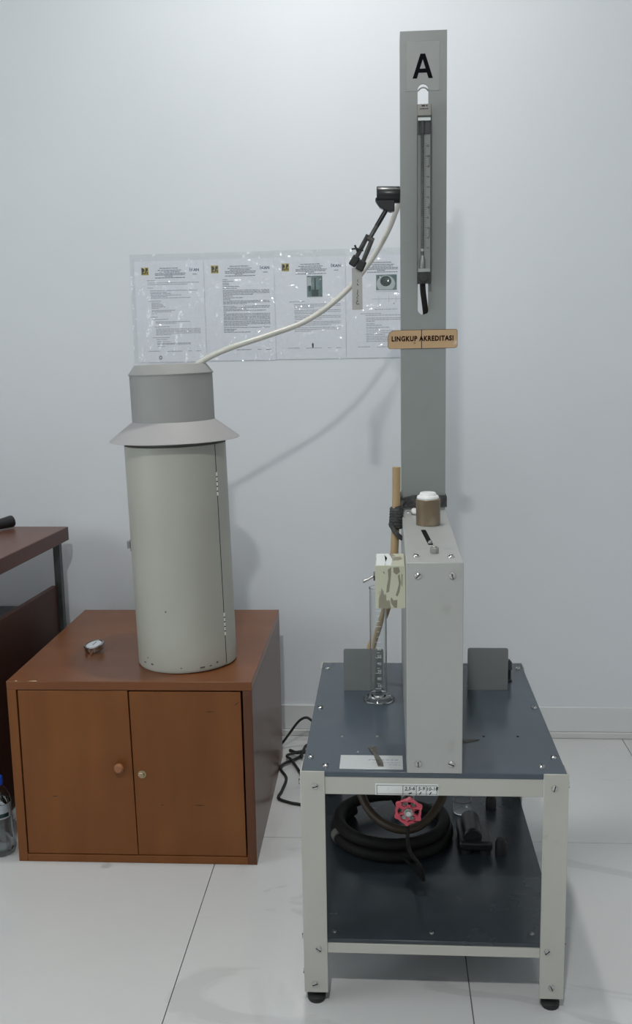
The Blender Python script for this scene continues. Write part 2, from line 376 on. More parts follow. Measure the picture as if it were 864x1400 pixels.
# ------------------------------------------------------------------ the test stand
SX0, SX1, SY0, SY1, SZ = -0.161, 0.3194, 1.6704, 2.2922, 0.468
BX0, BX1, BZ, CY, CZ = 0.032, 0.1306, 0.855, 2.2144, 1.8741
st = thing('flow_test_stand', 'tall grey metal test stand with column, flow meter and dark tabletop on four aluminium legs', 'test stand', (0.079, 1.98, 0))
LW = 0.0445; T = 0.003
for sx in (0, 1):
    for sy in (0, 1):
        x = SX1 if sx else SX0; y = SY1 if sy else SY0; dx = -1 if sx else 1; dy = -1 if sy else 1
        poly = [(0, 0), (LW, 0), (LW, T), (T, T), (T, LW), (0, LW)]
        m = MB(); n = 6; z0, z1 = 0.026, SZ + 0.0005
        vs = [(x + dx * a, y + dy * b, z) for z in (z0, z1) for a, b in poly]
        m.add(vs, [list(range(6)), list(range(11, 5, -1))] + [(i, (i + 1) % 6, (i + 1) % 6 + 6, i + 6) for i in range(6)])
        m.build('leg', 'frame_aluminium', st, bevel=0.0006, seg=1)
        fx, fy = x + dx * 0.021, y + dy * 0.019
        MB().lathe([(0, 0), (0.0155, 0), (0.0175, 0.004), (0.0175, 0.011), (0.013, 0.014), (0.006, 0.015), (0.006, 0.034), (0, 0.034)], (fx, fy, 0), 24).build('levelling_foot', 'black_rubber', st)
        MB().box(min(x + dx * T, x + dx * 0.04), max(x + dx * T, x + dx * 0.04), min(y + dy * T, y + dy * 0.038), max(y + dy * T, y + dy * 0.038), 0.032, 0.036).build('foot_bracket', 'dull_steel', st)
E1 = 0.0034
MB().box(SX0 + T, SX1 - T, SY0 + E1, SY1 - E1, SZ - 0.0095, SZ).build('top_plate', 'slate_panel', st, bevel=0.0008)
# the plate comes to the front between the legs
MB().box(SX0 + LW + 0.0006, SX1 - LW - 0.0006, SY0 + 0.0005, SY0 + E1 + 0.0002, SZ - 0.0095, SZ - 0.0002).build('plate_lip', 'slate_panel', st, bevel=0.0006)
fr = MB().box(SX0 + LW + 0.0003, SX1 - LW - 0.0003, SY0 + 0.0018, SY0 + 0.006, 0.4245, SZ - 0.0097).build('rail', 'frame_aluminium', st, bevel=0.0005)
MB().box(SX0 + LW, SX1 - LW, SY1 - 0.006, SY1 - 0.0018, 0.4245, SZ - 0.0097).build('rail', 'frame_aluminium', st, bevel=0.0005)
for x in (SX0 + 0.0032, SX1 - 0.0062):
    MB().box(x, x + 0.003, SY0 + LW + 0.0006, SY1 - LW - 0.0006, 0.4245, SZ - 0.0097).build('rail', 'frame_aluminium', st, bevel=0.0005)
MB().box(SX0 + LW + 0.0003, SX1 - LW - 0.0003, SY0 + 0.0018, SY0 + 0.0048, 0.108, 0.1275).build('rail', 'frame_aluminium', st, bevel=0.0005)
MB().box(SX0 + LW, SX1 - LW, SY1 - 0.0048, SY1 - 0.0018, 0.108, 0.1275).build('rail', 'frame_aluminium', st, bevel=0.0005)
MB().box(SX0 + 0.0035, SX1 - 0.0035, SY0 + 0.0036, SY1 - 0.0036, 0.1278, 0.1355).build('lower_shelf', 'shelf_panel', st, bevel=0.0008)
for (x, y) in ((-0.144, 2.244), (-0.145, 1.986), (-0.146, 1.734), (-0.116, 1.696), (0.304, 2.251), (0.305, 1.996), (0.304, 1.744), (0.276, 1.702)):
    screw(st, (x, y, SZ), 'Z')
for (x, y) in ((-0.091, 1.833), (-0.022, 1.835), (-0.058, 1.760)):
    screw(st, (x, y, SZ), 'Z', scale=0.5)
for (x, y) in ((0.185, 1.841), (0.251, 1.842)):
    MB().cyl((x, y, SZ), (x, y, SZ + 0.0006), 0.0025, n=10).build('screw_hole', 'slot_black', st)
for (x, z) in ((-0.134, 0.440), (0.294, 0.442), (-0.133, 0.116), (-0.141, 0.044), (0.288, 0.122), (0.297, 0.050)):
    screw(st, (x, SY0, z), '-Y')
for (z, y) in ((0.13, 1.69), (0.05, 1.70), (0.44, 1.69)):
    screw(st, (SX0, y, z), '-X'); screw(st, (SX1, y, z), 'X')
for (x, y) in ((-0.105, 1.696), (0.078, 1.70), (0.265, 1.704)):
    screw(st, (x, y, 0.1355), 'Z', scale=0.75)

# nameplate and the strip of tape on it
np_ = MB().box(-0.090, 0.0255, 1.683, 1.743, SZ, SZ + 0.0012, ).build('nameplate', 'nameplate_silver', st, bevel=0.0004)
m = MB()
def words(m, x0, x1, y, h, mtx, wmin=0.5, wmax=2.2, unit=0.006, gap=0.0022, th=0.0002):
    """one line of print too small to read: a row of word-long bars"""
    x = x0
    while x < x1 - 0.001:
        L = min(random.uniform(wmin, wmax) * unit, x1 - x)
        m.box(x, x + L, y - h / 2, y + h / 2, 0, th, mtx); x += L + gap
for (u0, u1, v, h) in ((-0.038, 0.020, 1.722, 0.004), (-0.030, 0.021, 1.710, 0.0026), (0.0, 0.021, 1.7005, 0.0026)):
    words(m, u0, u1, v, h, flat(0, 0, SZ + 0.0012), 0.4, 1.6)
m.build('print', 'ink_pale', np_, smooth=False)
a = MB(); a.mesh(curve_mesh([[(0, 0), (0.010, -0.003), (0.012, 0.02), (0.009, 0.045), (0.012, 0.083), (0.004, 0.09), (-0.005, 0.088), (0.0, 0.05)]], 0.0006), flat(-0.020, 1.694, SZ + 0.0018, 0.17)).build('tape_scrap', 'tape_brown', st)
a = MB(); a.mesh(curve_mesh([[(0, 0), (0.014, 0.004), (0.034, 0.017), (0.037, 0.024), (0.02, 0.02), (0.001, 0.014)]], 0.0006), flat(0.137, 1.806, SZ + 0.0006, -0.1)).build('tape_scrap', 'tape_brown', st)

# white label on the front rail
lb = MB().box(-0.025, 0.088, SY0 + 0.0010, SY0 + 0.0018, 0.4248, 0.4465).build('rail_label', 'label_white', st)
m = MB(); yl = SY0 + 0.0009
for x in (-0.0225, 0.0245, 0.0485, 0.0665, 0.0855): m.box(x, x + 0.0008, yl - 0.0001, yl + 0.0002, 0.4250, 0.4435)
for z in (0.4430, 0.4268): m.box(-0.0225, 0.0863, yl - 0.0001, yl + 0.0002, z, z + 0.0007)
for tx, x in (('2,5-6', 0.0372), ('5-9', 0.0580), ('10-18', 0.0768)):
    m.mesh(text_mesh(tx, 0.0092, 0.0003, 0.0001, shear=0.2), upright(x, yl, 0.4345, 0.05))
for x, q in ((0.038, 0.3), (0.056, 0.9), (0.074, 0.9)):
    m.box(-0.003, 0.003, -0.0008, 0.0008, -0.0001, 0.0002, upright(x, yl, 0.4288, q))
m.build('handwriting', 'ink_black', lb, smooth=False)
MB().box(-0.0035, 0.0035, -0.0002, 0.0002, -0.0001, 0.0002, upright(-0.002, yl, 0.4365, 1.1)).build('handwriting', 'ink_pale', lb)

# red valve handwheel under the rail
wc = Vector((0.034, 1.650, 0.4045))
hw = MB()
ring = []; hole = []; N = 72
outer = [((0.0232 + 0.0040 * max(0, math.cos(6 * t - 2.51)) ** 1.5) * math.cos(t), (0.0232 + 0.0040 * max(0, math.cos(6 * t - 2.51)) ** 1.5) * math.sin(t)) for t in [2 * PI * i / N for i in range(N)]]
holes = []
for k in range(6):
    c_ = 0.942 + 2 * PI * k / 6
    holes.append([(r_ * math.cos(c_ + q), r_ * math.sin(c_ + q)) for r_, q in ((0.0108, -0.30), (0.0108, 0.30), (0.0185, 0.36), (0.0195, 0.0), (0.0185, -0.36))])
hw.mesh(curve_mesh([outer] + holes, 0.007), upright(wc.x, wc.y, wc.z))
hw = hw.build('handwheel', 'red_paint', st, bevel=0.0009, seg=2)
MB().cyl(wc + Vector((0, -0.007, 0)), wc + Vector((0, 0.0, 0)), 0.0088, 0.0098, n=6).build('hub_nut', 'dull_steel', hw)
MB().cyl(wc + Vector((0, -0.0105, 0)), wc + Vector((0, -0.007, 0)), 0.0045, n=14).build('stem_end', 'screw_steel', hw)
vb = MB().cyl(wc + Vector((0, 0.004, 0)), wc + Vector((0, 0.05, 0)), 0.0055, n=14)
vb.cyl(wc + Vector((0, 0.022, 0)), wc + Vector((0, 0.04, 0)), 0.013, n=6)
vb.cyl(wc + Vector((0, 0.055, -0.03)), wc + Vector((0, 0.055, 0.03)), 0.012, n=16)
vb.cyl(wc + Vector((0, 0.055, 0.02)), wc + Vector((0, 0.055, 0.053)), 0.009, n=16)
vb.cyl(wc + Vector((0, 0.055, -0.045)), wc + Vector((0, 0.055, -0.03)), 0.0145, n=6)
vb.build('valve_body', 'dull_steel', st)

# housing box on the tabletop
hb = MB().box(BX0, BX1, SY0 - 0.0012, CY + 0.0005, SZ, BZ).build('housing', 'housing_enamel', st, bevel=0.0014)
for (x, z) in ((0.052, 0.8315), (0.1113, 0.8315), (0.0523, 0.4865), (0.111, 0.4865)):
    screw(st, (x, SY0 - 0.0012, z), '-Y', scale=1.05)
for (x, y) in ((0.0505, 1.717), (0.1115, 1.711)):
    screw(st, (x, y, BZ), 'Z', scale=1.1)
MB().cyl((0.084, 1.748, BZ), (0.084, 1.748, BZ + 0.011), 0.0084, n=6).cyl((0.084, 1.748, BZ + 0.011), (0.084, 1.748, BZ + 0.013), 0.0055, n=14).build('hex_nut', 'nut_steel', st, bevel=0.0006)
MB().mesh(curve_mesh([rrect(-0.0048, 0.0048, -0.075, 0.075, 0.004)], 0.0006), flat(0.0765, 1.895, BZ + 0.0003, 0.06)).build('slot', 'slot_black', hb)
MB().lathe([(0, 0.006), (0.003, 0.006), (0.0045, 0.003), (0.0045, 0)], (0.0802, 1.832, BZ), 12).build('slot_pin', 'dull_steel', hb)
m = MB()          # pencilled scribble on the lid
for pts in (((0.055, 1.78), (0.064, 1.785), (0.073, 1.782)), ((0.070, 1.802), (0.082, 1.795), (0.1, 1.80), (0.111, 1.788), (0.118, 1.776)), ((0.1, 1.774), (0.110, 1.783), (0.120, 1.775)), ((0.104, 1.79), (0.116, 1.795), (0.122, 1.78)), ((0.093, 1.790), (0.104, 1.785), (0.108, 1.77))):
    m.tube(spline([(x, y, BZ + 0.0001) for x, y in pts], 5), 0.00035, 4)
m.build('scribble', 'ink_pale', hb)

# column: folded sheet with two slots, open to the back
SLX0, SLX1 = 0.0690, 0.0915
def slot(z0, z1):
    r_ = (SLX1 - SLX0) / 2; cx = (SLX0 + SLX1) / 2
    return [(cx + r_ * math.cos(t), z1 - r_ + r_ * math.sin(t)) for t in [PI * i / 10 for i in range(11)]] + [(cx - r_ * math.cos(t), z0 + r_ - r_ * math.sin(t)) for t in [PI * i / 10 for i in range(11)]]
cl = MB()
cl.mesh(curve_mesh([[(BX0, SZ), (BX1, SZ), (BX1, CZ), (BX0, CZ)], slot(1.66, 1.768), slot(1.290, 1.42)], 0.0016), upright(0, CY + 0.0008, 0))
cl.box(BX0, BX0 + 0.0016, CY + 0.0016, SY1 - 0.004, SZ, CZ); cl.box(BX1 - 0.0016, BX1, CY + 0.0016, SY1 - 0.004, SZ, CZ)
cl.box(BX0, BX0 + 0.012, SY1 - 0.0056, SY1 - 0.004, SZ, CZ); cl.box(BX1 - 0.012, BX1, SY1 - 0.0056, SY1 - 0.004, SZ, CZ)
column = cl.build('column', 'grey_enamel', st)

# flow meter on the column
fm = MB().box(0.0680, 0.0965, 2.187, CY, 1.699, 1.7225).build('flow_meter', 'meter_block', st, bevel=0.0008)
MB().box(0.0675, 0.0970, 2.186, CY, 1.6960, 1.699).build('gasket', 'meter_dark', fm)
MB().box(0.0690, 0.0955, 2.188, CY, 1.6895, 1.6960).build('top_cap', 'label_white', fm)
MB().box(0.0680, 0.0950, 2.196, CY, 1.664, 1.6895).cyl((0.0785, 2.195, 1.664), (0.0785, 2.195, 1.689), 0.0065, n=6).build('inlet_nut', 'meter_dark', fm, bevel=0.0006)
sp_ = MB().box(0.0682, 0.0950, 2.1985, CY, 1.3870, 1.664).build('scale_plate', 'meter_plate', fm)
for x, wd in ((0.0674, 0.0006), (0.0950, 0.0020)):
    MB().box(x, x + wd, 2.1885, CY, 1.3800, 1.690).build('side_rail', 'meter_dark', fm)
MB().cyl((0.0785, 2.1945, 1.405), (0.0785, 2.1945, 1.668), 0.0036, n=16).build('glass_tube', 'meter_tube', fm)
MB().lathe([(0, -0.006), (0.0028, 0.0), (0.0044, 0.006), (0.0044, 0.008), (0, 0.009)], (0.0785, 2.1945, 1.42), 12).build('float', 'screw_steel', fm)
MB().lathe([(0.0065, 0.0), (0.0065, 0.018), (0.0045, 0.024), (0.003, 0.036), (0, 0.037)], (0.0785, 2.1950, 1.3868), 16).build('outlet_nut', 'dull_steel', fm)
MB().box(0.0690, 0.0948, 2.190, CY, 1.3800, 1.3865).build('bottom_cap', 'nameplate_silver', fm)
MB().box(0.0672, 0.0970, 2.1876, 2.1882, 1.3800, 1.690).build('cover_glass', 'meter_cover', fm)
MB().box(0.0670, 0.0962, 2.187, CY, 1.355, 1.3795).lathe([(0, 0), (0.008, 0.0), (0.009, 0.004), (0.009, 0.012), (0, 0.012)], (0, 0, 0), 18, mtx=Matrix.Translation((0.081, 2.187, 1.368)) @ Matrix.Rotation(PI / 2, 4, 'X') @ Matrix.Scale(0.5, 4, (0, 0, 1))).build('bottom_block', 'meter_dark', fm, bevel=0.0006)
m = MB()
for i in range(52):
    z = 1.43 + i * 0.0042; L = 0.0045 if i % 5 == 0 else 0.0026
    m.box(0.0835, 0.0835 + L, 2.1981, 2.1986, z, z + 0.0007)
for i in range(0, 11):
    m.mesh(text_mesh(str((i + 1) * 2), 0.0055, 0.0002, 0.0001), upright(0.0905, 2.1982, 1.4285 + i * 0.021))
mk = MB(); words(mk, 0.0765, 0.0885, 1.7185, 0.0022, upright(0, 2.1869, 0), 0.5, 1.2); words(mk, 0.0735, 0.0900, 1.7125, 0.0014, upright(0, 2.1869, 0), 0.3, 0.8, gap=0.0012)
mk.build('maker_print', 'ink_black', fm, smooth=False)
for z in (1.60, 1.50, 1.452):
    m.box(0.0928, 0.0938, 2.1981, 2.1986, z, z + 0.022)
m.build('scale_print', 'ink_black', fm, smooth=False)['kind'] = 'stuff'
dh = MB().tube(spline([(0.0790, 2.203, 1.357), (0.0800, 2.2045, 1.340), (0.0830, 2.208, 1.318), (0.0855, 2.214, 1.300), (0.087, 2.235, 1.282), (0.087, 2.255, 1.22), (0.087, 2.258, 1.05)], 6), 0.0064, 12).build('outlet_hose', 'dark_hose', st)
MB().tube(spline([(0.0802, 2.214, 1.700), (0.0802, 2.226, 1.735), (0.0802, 2.228, 1.7560), (0.0802, 2.246, 1.764), (0.0802, 2.265, 1.75), (0.0802, 2.27, 1.6)], 6), 0.004, 10).build('inlet_hose', 'silicone_hose', st) if False else None

# clamp arm on the left of the column
ca = MB().tube([(-0.0195, 2.258, 1.5520), (-0.0180, 2.258, 1.5520), (0.0290, 2.258, 1.5505), (0.0315, 2.258, 1.5505)], [0.0172, 0.0182, 0.0182, 0.0172], 28).build('clamp_arm', 'black_plastic', st)
MB().prism([(-0.022, 1.545), (0.020, 1.545), (0.0195, 1.5155), (0.010, 1.5135), (-0.001, 1.518), (-0.013, 1.524), (-0.023, 1.538)], 2.246, 2.270).build('boss', 'black_plastic', ca, bevel=0.002)
MB().tube([(0.003, 2.256, 1.522), (-0.038, 2.250, 1.455)], [0.0050, 0.0050], 14).build('rod', 'clamp_steel', ca)
MB().tube([(0.003, 2.256, 1.522), (-0.020, 2.2526, 1.4845)], [0.0053, 0.0053], 14).build('sleeve', 'black_plastic', ca)
m = MB()
for d in (-0.0050, 0.0050):          # the two prongs
    n_ = Vector((0.067, 0, -0.041)).normalized() * d * 1.2
    a_ = Vector((-0.034, 2.250, 1.463)) + n_; b_ = Vector((-0.060, 2.250, 1.410)) + n_ * 1.5
    m.tube([a_, a_ * 0.5 + b_ * 0.5, b_], [0.0050, 0.0054, 0.0048], 8)
m.cyl((-0.0405, 2.250, 1.460), (-0.0275, 2.250, 1.4535), 0.0058, n=10)
m.build('prong', 'clamp_steel', ca)
MB().box(-0.0115, 0.0050, -0.008, 0.008, -0.0125, 0.0115, Matrix.Translation((-0.067, 2.250, 1.4095)) @ Matrix.Rotation(0.55, 4, 'Y')).box(-0.0090, 0.0090, -0.008, 0.008, -0.0115, 0.0115, Matrix.Translation((-0.0555, 2.250, 1.4005)) @ Matrix.Rotation(0.45, 4, 'Y')).build('grip_pad', 'black_rubber', ca, bevel=0.003, seg=3)
MB().cyl((-0.050, 2.247, 1.432), (-0.066, 2.245, 1.438), 0.0018, n=8).tube([(-0.0625, 2.245, 1.4295), (-0.0685, 2.245, 1.4445)], 0.0022, 8).tube([(-0.0625, 2.245, 1.437), (-0.0755, 2.245, 1.4365)], 0.0020, 8).build('wing_screw', 'black_plastic', ca)

# upright plates on the tabletop
for (x0, x1, y) in ((-0.0990, -0.0080, 2.095), (0.1745, 0.2630, 2.105)):
    pl = MB().mesh(curve_mesh([rrect(x0, x1, SZ, SZ + 0.0965, [0.005, 0.005, 0.0005, 0.0005])], 0.0022), upright(0, y, 0))
    pl.box(x0, x1, y, y + 0.025, SZ, SZ + 0.0022)
    pl.build('upright_plate', 'plate_steel', st)
MB().lathe([(0.0, 0.050), (0.009, 0.050), (0.0135, 0.044), (0.014, 0.03), (0.0115, 0.026), (0.0115, 0.006), (0.014, 0.004), (0.014, 0.0), (0, 0)], (0.2660, 2.165, SZ), 20).build('cable_gland', 'black_plastic', st)

# switch box on the side of the housing
sb = MB().mesh(curve_mesh([rrect(-0.0230, 0.0316, 0.754, 0.8335, 0.0035)], 0.104), upright(0, 1.792, 0)).build('switch_box', 'switch_cream', st, bevel=0.0012)
MB().cyl((-0.0230, 1.775, 0.806), (-0.0265, 1.775, 0.806), 0.0085, n=16).build('collar', 'meter_dark', sb)
MB().tube([(-0.0262, 1.775, 0.806), (-0.036, 1.772, 0.8005), (-0.0450, 1.770, 0.7975), (-0.0465, 1.770, 0.7972)], [0.0018, 0.0022, 0.0034, 0.0028], 12).build('toggle_lever', 'screw_steel', sb)
MB().mesh(curve_mesh([[(-0.021, 0), (-0.006, 0.001), (-0.004, 0.03), (-0.001, 0.06), (-0.008, 0.10), (-0.021, 0.1)]], 0.0004), flat(0, 1.7415, 0.8337)).mesh(curve_mesh([[(0.0, 0.004), (0.009, 0.0), (0.012, 0.05), (0.006, 0.10), (-0.003, 0.098)]], 0.0004), flat(-0.0035, 1.7415, 0.8337)).build('masking_tape', 'label_white', sb)
m = MB()          # torn tape residue on the face
for ol in ([(0.000, 0.826), (0.006, 0.831), (0.006, 0.82), (0.004, 0.800), (0.002, 0.785), (-0.003, 0.783), (-0.002, 0.795), (0.001, 0.81)],
           [(0.010, 0.830), (0.020, 0.831), (0.022, 0.822), (0.016, 0.817), (0.010, 0.821)],
           [(0.018, 0.815), (0.020, 0.80), (0.017, 0.788), (0.014, 0.779), (0.017, 0.776), (0.021, 0.785), (0.0235, 0.803), (0.021, 0.818)],
           [(0.006, 0.775), (0.010, 0.769), (0.017, 0.770), (0.0165, 0.7555), (0.012, 0.755), (0.006, 0.763), (0.0045, 0.770)],
           [(-0.009, 0.823), (-0.006, 0.822), (-0.0055, 0.818), (-0.008, 0.820)], [(0.0245, 0.818), (0.0265, 0.818), (0.026, 0.795), (0.0245, 0.797)]):
    m.mesh(curve_mesh([ol], 0.0003), upright(0, 1.7399, 0))
m.build('tape_residue', 'tape_residue' if 'tape_residue' in MATS else (mat('tape_residue', (0.235, 0.225, 0.165), 0.6, c2=(0.20, 0.19, 0.14), nscale=60) and 'tape_residue'), sb)

# white fitting and little screw at the foot of the column
MB().lathe([(0, 0.0), (0.0075, 0.0), (0.0082, 0.005), (0.006, 0.010), (0, 0.011)], (0, 0, 0), 20, mtx=Matrix.Translation((0.0590, 2.150, BZ + 0.0072)) @ Matrix.Rotation(1.2, 4, 'X') @ Matrix.Translation((0, 0, -0.004))).build('white_fitting', 'white_plastic', st)
screw(st, (0.0475, 2.175, BZ), 'Z', scale=0.8)

# ------------------------------------------------------------------ things on and around the stand
# sheet with the letter A
sh = thing('letter_sheet', 'grey film sheet with a large black letter A at the column top', 'sheet', (0.0805, CY, 1.756))
arch = [(0.0805 + 0.0118 * math.cos(t), 1.7562 + 0.0135 * math.sin(t)) for t in [PI - PI * i / 10 for i in range(11)]]
MB().mesh(curve_mesh([[(0.046, 1.7562)] + arch + [(0.1145, 1.7562), (0.1145, 1.8525), (0.0465, 1.8530)]], 0.0005), upright(0, CY - 0.0004, 0)).build('film', 'sticker_film', sh)
for xa, xb in ((0.0445, 0.0680), (0.0930, 0.1155)):
    MB().box(xa, xb, CY - 0.0011, CY - 0.0001, 1.7545, 1.7562).build('edge_fold', 'sticker_film', sh)
MB().tube([(0.0805 + 0.0108 * math.cos(t), CY - 0.0009, 1.7510 + 0.0100 * math.sin(t)) for t in [PI * 0.93 - PI * 0.86 * i / 10 for i in range(11)]], [0.0008] + [0.0017] * 9 + [0.0008], 6).build('curled_edge', 'dull_steel', sh)
AW, AH = 0.0425, 0.0490
MB().mesh(curve_mesh([[(a * AW, b * AH) for a, b in ((0, 0), (0.215, 0), (0.295, 0.228), (0.70, 0.228), (0.785, 0), (1, 0), (0.62, 1), (0.385, 1))],
                      [(a * AW, b * AH) for a, b in ((0.355, 0.395), (0.64, 0.395), (0.50, 0.775))]], 0.0003), upright(0.0585, CY - 0.0009, 1.7795)).build('letter', 'ink_black', sh)

# accreditation sign across the column
sg = thing('accreditation_sign', 'tan card sign lettered LINGKUP AKREDITASI wrapped across the grey column', 'sign', (0.08, CY, 1.2165))
MB().mesh(curve_mesh([rrect(0.0030, 0.0768, 1.2165, 1.2570, [0.0005, 0.016, 0.006, 0.0005])], 0.0012), upright(0, CY - 0.0010, 0)).build('card', 'sign_card', sg)
MB().mesh(curve_mesh([rrect(0.0776, 0.1558, 1.2165, 1.2575, [0.005, 0.0005, 0.0005, 0.006])], 0.0012), upright(0, CY - 0.0010, 0)).build('card', 'sign_card', sg)
MB().box(0.0764, 0.0780, CY - 0.0018, CY - 0.0002, 1.2165, 1.2575).build('joint', 'sign_print', sg)
m = MB()
o1 = rrect(0.0030, 0.1558, 1.2165, 1.2572, [0.005, 0.016, 0.006, 0.006]); o2 = rrect(0.0036, 0.1552, 1.2171, 1.2566, [0.0045, 0.0155, 0.0055, 0.0055])
m.mesh(curve_mesh([o1, o2], 0.0004), upright(0, CY - 0.0018, 0)); m.build('border', 'sign_print', sg)
tm = text_mesh('LINGKUP AKREDITASI', 0.0148, 0.0004, 0.00066, space=1.14)
wd = max(v.co.x for v in tm.vertices) - min(v.co.x for v in tm.vertices)
MB().mesh(tm, upright(0.0792, CY - 0.0019, 1.2333) @ Matrix.Scale(0.1355 / wd, 4, (1, 0, 0))).mesh(text_mesh('ja', 0.006, 0.0003), upright(0.062, CY - 0.0018, 1.2275)).build('lettering', 'sign_print', sg)

# tag held in the clamp
tg = thing('hanging_tag', 'narrow grey strip with upright handwriting hanging from the clamp jaws', 'tag', (-0.0648, 2.252, 1.3045))
MB().box(-0.0760, -0.0530, 2.2505, 2.2530, 1.3045, 1.3960).build('strip', 'tag_strip', tg, bevel=0.0005)
m = MB()
for pts in (((0, 0), (0.003, 0.002), (0.001, 0.005), (0.005, 0.007), (0.008, 0.003), (0.010, 0.006)), ((0.012, 0.002), (0.015, 0.006), (0.019, 0.002), (0.023, 0.005), (0.027, 0.003), (0.032, 0.004)), ((0.040, 0.002), (0.044, 0.005), (0.042, 0.002)), ((0.047, 0.002), (0.051, 0.004), (0.053, 0.001))):
    m.tube(spline([(-0.0600 - y * 1.0, 2.2503, 1.315 + x * 1.05) for x, y in pts], 5), 0.0005, 4)
m.build('handwriting', 'ink_black', tg)

# translucent hose from the drum to the back of the column
tag(MB().tube(spline([(-0.459, 2.330, 1.178), (-0.438, 2.332, 1.1935), (-0.405, 2.338, 1.211), (-0.358, 2.352, 1.229), (-0.283, 2.385, 1.253), (-0.190, 2.420, 1.288), (-0.103, 2.440, 1.350), (-0.041, 2.450, 1.421), (0.003, 2.440, 1.490), (0.028, 2.410, 1.545), (0.050, 2.360, 1.590), (0.070, 2.300, 1.600), (0.078, 2.250, 1.590)], 8), 0.0068, 14).build('plastic_hose', 'silicone_hose', loc=(-0.45, 2.33, 1.18)),
    'long cream plastic hose curving from the drum lid up behind the column', 'hose')

# tan rubber tube and the strap that ties it
tag(MB().tube(spline([(0.0200, 2.130, 0.9640), (0.0195, 2.130, 0.90), (0.0170, 2.130, 0.83), (0.0140, 2.130, 0.76), (0.0080, 2.135, 0.69), (-0.0060, 2.142, 0.635), (-0.0300, 2.152, 0.575), (-0.0500, 2.160, 0.520), (-0.058, 2.163, 0.492), (-0.060, 2.165, 0.4690)], 6), 0.0088, 16).build('rubber_tube', 'rubber_tan', loc=(0.02, 2.13, 0.478)),
    'tan rubber tube standing against the left side of the column', 'tube')
sp2 = thing('cloth_strap', 'dark grey cloth strap tied round the column foot and tan tube', 'strap', (0.06, 2.18, 0.86))
MB().prism([(0.0200, 0.8700), (0.0320, 0.8830), (0.060, 0.8900), (0.085, 0.8880), (0.1310, 0.8890), (0.1325, 0.8640), (0.085, 0.8620), (0.0320, 0.8600)], CY - 0.0060, CY - 0.0025).box(0.1308, 0.1340, CY - 0.0060, SY1 - 0.002, 0.862, 0.886).box(0.0290, 0.0318, CY - 0.0060, SY1 - 0.002, 0.862, 0.886).build('band', 'strap_cloth', sp2, bevel=0.0008)
m = MB()
hel = []
for i in range(110):
    t = i / 109; a_ = -1.0 + t * 2 * PI * 7.4
    hel.append((0.0178 + 0.0023 * (1 - t) + 0.0116 * math.cos(a_), 2.130 + 0.0116 * math.sin(a_), 0.876 - 0.046 * t))
m.tube(hel, 0.0040, 8)
m.build('wrapping', 'strap_cloth', sp2)
MB().tube(spline([(0.006, 2.119, 0.843), (0.016, 2.114, 0.824), (0.027, 2.116, 0.812), (0.031, 2.12, 0.808)], 5), 0.0052, 8).build('loose_end', 'strap_cloth', sp2)
MB().tube(spline([(0.0205, 2.1165, 0.874), (0.027, 2.135, 0.874), (0.030, 2.175, 0.874), (0.034, CY - 0.0065, 0.874)], 5), 0.0055, 8).build('tie', 'strap_cloth', sp2)

# cup with white stopper
cup = thing('metal_cup', 'stained brown metal cup closed with a white stopper on the housing', 'cup', (0.0845, 2.032, BZ))
MB().lathe([(0, 0.0), (0.0245, 0.0), (0.0252, 0.001), (0.0252, 0.0535), (0.0240, 0.0545), (0, 0.0545)], (0.0845, 2.032, BZ), 40).build('body', 'cup_brass', cup)
MB().lathe([(0, 0.0545), (0.0225, 0.0545), (0.0232, 0.0575), (0.0215, 0.0610), (0.0180, 0.0625), (0.0165, 0.0665), (0.0150, 0.0680), (0.010, 0.0680), (0.008, 0.0668), (0, 0.0668)], (0.0840, 2.032, BZ), 40).build('stopper', 'stopper_white', cup)

# graduated cylinder
gc = thing('graduated_cylinder', 'tall clear glass graduated cylinder on the dark tabletop', 'cylinder', (-0.0212, 2.041, SZ))
C = (-0.0212, 2.041, SZ)
MB().lathe([(0.0183, 0.014), (0.0183, 0.246), (0.0198, 0.248), (0.0198, 0.2495), (0.0170, 0.2495), (0.0170, 0.019), (0.0, 0.017), (0.0, 0.0145), (0.0165, 0.0115), (0.030, 0.0005), (0.0335, 0.0005), (0.0338, 0.0030), (0.0250, 0.0085)], C, 40).build('vessel', 'clear_glass', gc)
m = MB()
for i in range(18):
    z = SZ + 0.03 + i * 0.0115; hw_ = 0.35 if i % 3 == 0 else 0.16
    m.lathe([(0.0184, z), (0.0186, z), (0.0186, z + 0.0009), (0.0184, z + 0.0009)], (C[0], C[1], 0), 4, closed=True, a0=-PI / 2 - hw_, a1=-PI / 2 + hw_)
for i, tx in enumerate(('10', '20', '30', '40', '50', '60')):
    if i < 6: m.mesh(text_mesh(tx, 0.0085, 0.0002), upright(C[0] + 0.002, C[1] - 0.0190, SZ + 0.034 + i * 0.0165 * 1.0))
m.build('graduations', 'white_plastic', gc, smooth=False)

